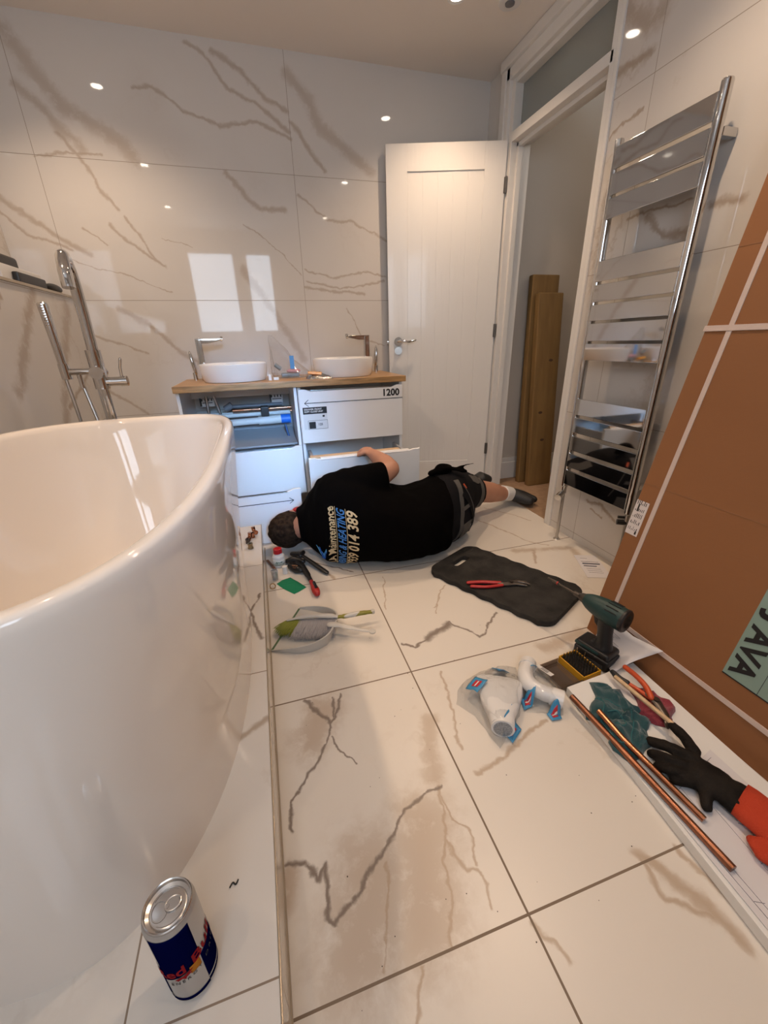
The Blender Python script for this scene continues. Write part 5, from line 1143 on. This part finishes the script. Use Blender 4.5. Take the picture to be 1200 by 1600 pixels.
# t-shirt
def shirtfold(c, n):
    w = noise.noise(Vector((c.x*7, c.y*10, c.z*7)))*.010+noise.noise(Vector((c.x*22+c.z*6, c.y*16, c.z*12)))*.005
    p = c+n*w; p.z = max(p.z, .003); return p
q = NB(); ploft(q, [(x, y, z, ry+.006, rz+.006, t) for x, y, z, ry, rz, t in torso[1:-3]]+[(.80, 1.758, .186, .188, .188, 0)])
ploft(q, [(.098, 1.895, .158, .078, .082, 0), (.125, 1.875, .168, .088, .096, 0), (.18, 1.82, .2, .13, .17, 0)])
tube(q, [(.27, 1.79, .335), (.36, 1.768, .378), (.45, 1.757, .398), (.522, 1.752, .415)], [.104, .096, .084, .070], 24, roundcap=False)
tube(q, [(.29, 1.84, .15), (.34, 1.94, .09)], [.08, .07], 18, roundcap=True)
def shirtfn(c, n):
    return shirtfold(c+Vector((.5, 1.8, 0)), n)-Vector((.5, 1.8, 0))
sh = pobj('t_shirt', q, M_shirt, pn, voxel=.007, smooth=5, fn=shirtfn)
# shorts
q = NB(); ploft(q, [(.75, 1.745, .18, .182, .168, 0), (.80, 1.77, .19, .172, .184, 0), (.88, 1.81, .195, .17, .198, 0), (.95, 1.84, .19, .16, .18, 0), (1.0, 1.87, .18, .12, .15, 0)])
tube(q, [(.90, 1.84, .25), (.98, 1.89, .225), (1.06, 1.94, .20), (1.12, 1.975, .18)], [.125, .115, .105, .094], 28)
tube(q, [(.90, 1.90, .13), (.98, 2.02, .115), (1.05, 2.11, .11)], [.115, .11, .10], 24)
sho = pobj('work_shorts', q, M_short, pn, voxel=.007, smooth=4, fn=shirtfn)
# grey panels, waistband, pockets, holster straps on the shorts
bpy.context.view_layer.update()
dg = bpy.context.evaluated_depsgraph_get()
def bvof(o):
    me = o.data; M = Matrix.Translation((.5, 1.8, 0)); return BVHTree.FromPolygons([M @ v.co for v in me.vertices], [list(p.vertices) for p in me.polygons])
BV_sh = bvof(sh); BV_so = bvof(sho)
CAMP = Vector((.45, 0, 1.0))
def onto(bv, p, off, src=None):
    """nearest surface point"""
    r = bv.find_nearest(Vector(p)); return r[0]+r[1]*off
def strip(name, bv, pts, w, off, m, parent, th=.003, k=8):
    P = [onto(bv, p, 0) for p in smooth_path(pts, k)]; Nn = [bv.find_nearest(p)[1] for p in P]
    q = NB(); A, Bb = [], []
    for i, p in enumerate(P):
        d = (P[min(i+1, len(P)-1)]-P[max(i-1, 0)]).normalized(); s = d.cross(Nn[i]).normalized()
        A.append(p+s*w/2+Nn[i]*off); Bb.append(p-s*w/2+Nn[i]*off)
    A = [onto(bv, a, off) for a in A]; Bb = [onto(bv, a, off) for a in Bb]
    C = [a-n*th for a, n in zip(A, Nn)]; D = [b-n*th for b, n in zip(Bb, Nn)]
    R = [[a, b, d, c] for a, b, c, d in zip(A, Bb, C, D)]
    rings(q, R); bmesh.ops.transform(q, matrix=PI_, verts=q.verts[:]); return obj(name, q, m, parent)
strip('waistband', BV_so, [(.865, 1.70, .37), (.875, 1.645, .27), (.875, 1.635, .15), (.865, 1.66, .03)], .030, .004, M_sgrey, sho)
strip('side_panel', BV_so, [(.93, 1.68, .05), (.92, 1.665, .10), (.915, 1.66, .15)], .07, .006, M_sgrey, sho)
strip('belt_loop', BV_so, [(.87, 1.64, .23), (.93, 1.66, .24)], .018, .008, M_sgrey, sho)
strip('leg_hem', BV_so, [(1.09, 1.91, .27), (1.10, 1.875, .20), (1.10, 1.885, .13), (1.11, 1.92, .09)], .045, .004, M_sgrey, sho)
strip('leg_hem', BV_so, [(1.02, 1.83, .32), (1.06, 1.87, .28), (1.09, 1.92, .27)], .05, .003, M_sgrey, sho)
strip('holster_pocket', BV_so, [(.91, 1.66, .33), (.955, 1.68, .25), (.98, 1.70, .16), (.98, 1.73, .08)], .075, .009, M_short, sho)
strip('seam', BV_so, [(.90, 1.68, .34), (.95, 1.67, .25), (.985, 1.70, .15)], .004, .011, M_sgrey, sho)
strip('orange_tag', BV_so, [(.90, 1.69, .345), (.915, 1.68, .325)], .010, .012, M_orange, sho)
q = NB(); tube(q, smooth_path([(.78, 1.80, .385), (.84, 1.77, .412), (.89, 1.75, .405), (.93, 1.745, .395)], 5), .022, 12, flat=.6, roundcap=True); tube(q, [(.86, 1.76, .40), (.93, 1.74, .425), (.97, 1.735, .43)], [.012, .014, .008], 10, flat=.5, roundcap=True); ell(q, (.84, 1.79, .40), (.05, .035, .03)); pobj('bunched_hem', q, M_shirt, pn, voxel=.005, smooth=2, fn=shirtfn)
# sock and shoes
q = NB(); tube(q, [(1.375, 2.066, .102), (1.41, 2.08, .094), (1.455, 2.098, .078)], [.052, .048, .046], 24); pobj('sock', q, M_sock, pn, voxel=.004, smooth=2)
def shoe(a, b, c, parent):
    q = NB(); tube(q, [a, b, c], [.046, .050, .036], 20, roundcap=True, flat=.85); o = pobj('shoe', q, M_shoe, parent, voxel=.005, smooth=3)
    return o
s1 = shoe((1.45, 2.12, .080), (1.49, 2.085, .068), (1.545, 2.02, .050), pn)
q = NB(); P0, P1 = Vector((1.475, 2.155, .075)), Vector((1.59, 2.035, .045))
tube(q, [P0, P0.lerp(P1, .5)+Vector((.012, .0, 0)), P1], [.030, .034, .026], 16, roundcap=True, flat=.9); pobj('shoe_sole', q, M_black, pn, voxel=.005, smooth=2)
s2 = shoe((1.32, 2.32, .105), (1.37, 2.32, .130), (1.42, 2.33, .112), pn)
q = NB(); tube(q, [(1.27, 2.31, .07), (1.23, 2.29, .07)], [.044, .046], 18); pobj('sock', q, M_sock, pn, voxel=.005, smooth=2)

# ---- print on the back of the t-shirt
M_cream = mat('cream_print', (.60, .46, .26), .6); M_pblue = mat('blue_print', (.045, .19, .50), .6)
def backtext(name, s, size, x, z0, m, k2=.3, off=.0018, **k):
    """letters read upwards: local x -> +z, letter up -> -x ; projected on the back (towards -y)"""
    me = text_mesh(s, size, **k); bm = NB(); bm.from_mesh(me); bpy.data.meshes.remove(me)
    bmesh.ops.triangulate(bm, faces=bm.faces[:]); bmesh.ops.subdivide_edges(bm, edges=[e for e in bm.edges if e.calc_length() > .008], cuts=1)
    w_ = max(v.co.x for v in bm.verts); sc_ = k2/w_
    bmesh.ops.delete(bm, geom=[v for v in bm.verts if v.co.x*sc_+z0 < 0.004], context='VERTS')
    for v in bm.verts: v.co.x *= sc_
    for v in bm.verts:
        # arc-length mapping over the curved back
        X = x-v.co.y; s_ = v.co.x+z0
        p = backpt(X, s_)
        v.co = p[0]+p[1]*(off+max(v.co.z, 0)*.5)
    bmesh.ops.transform(bm, matrix=PI_, verts=bm.verts[:]); return obj(name, bm, m, sh, False)
_arc = {}
def backpt(X, s):
    """point on the back at body position X and arc height s measured from the floor side"""
    key = round(X, 2)
    def prof(key):
        if key in _arc: return _arc[key]
        L = []; z = .02
        while z < .42:
            h = BV_sh.ray_cast(Vector((key, .5, z)), Vector((0, 1, 0)))
            if h[0] is not None: L.append((h[0], h[1]))
            z += .006
        S = [0]
        for a, b in zip(L, L[1:]): S.append(S[-1]+(b[0]-a[0]).length)
        _arc[key] = (L, S); return _arc[key]
    L, S = prof(key)
    s = max(0, min(s, S[-1]-1e-4))
    for i in range(len(S)-1):
        if S[i+1] >= s: break
    t = (s-S[i])/max(S[i+1]-S[i], 1e-6); p = L[i][0].lerp(L[i+1][0], t)
    h = BV_sh.ray_cast(Vector((X, .5, p.z)), Vector((0, 1, 0)))
    n = h[1] if h[0] is not None else L[i][1]
    return (h[0] if h[0] is not None else p, n if n.y < 0 else -n)
backtext('back_lettering', 'J.A Maintenance', .046, .240, .035, M_cream, .315, bold=.0008, shear=.15)
backtext('back_lettering', 'PLUMBING & HEATING', .043, .281, -.055, M_pblue, .40, bold=.0008, shear=.15)
backtext('back_lettering', '07939 014 389', .060, .332, -.02, M_cream, .365, bold=.0014, shear=.12)
for X in (.2455, .2865):
    q = NB(); P = [backpt(X, .02+.33*k/30) for k in range(31)]
    tube(q, [p+n*.002 for p, n in P], .0012, 5); bmesh.ops.transform(q, matrix=PI_, verts=q.verts[:]); obj('print_rule', q, M_cream, sh)
q = NB(); c0 = backpt(.272, .12)
pts = [(0, .035), (.014, .016), (.018, .0), (.010, -.014), (-.004, -.016), (-.014, -.004), (-.010, .014)]
V = [q.verts.new((lambda P: P[0]+P[1]*.003)(backpt(.188-py*.8, .125+px*1.1))) for px, py in pts]; q.faces.new(V); bmesh.ops.transform(q, matrix=PI_, verts=q.verts[:]); fo = obj('flame_emblem', q, mat('light_blue_print', (.10, .33, .55), .6), sh, False); s_ = fo.modifiers.new('s', 'SOLIDIFY'); s_.thickness = .001
q = NB(); P = [backpt(.201-.03*t, .112+.026*t) for t in [k/8 for k in range(9)]]; tube(q, [p+n*.005 for p, n in P], [.001+.003*math.sin(PI*k/8) for k in range(9)], 6); bmesh.ops.transform(q, matrix=PI_, verts=q.verts[:]); obj('emblem_drop', q, mat('deep_blue_print', (.01, .08, .35), .6), sh)
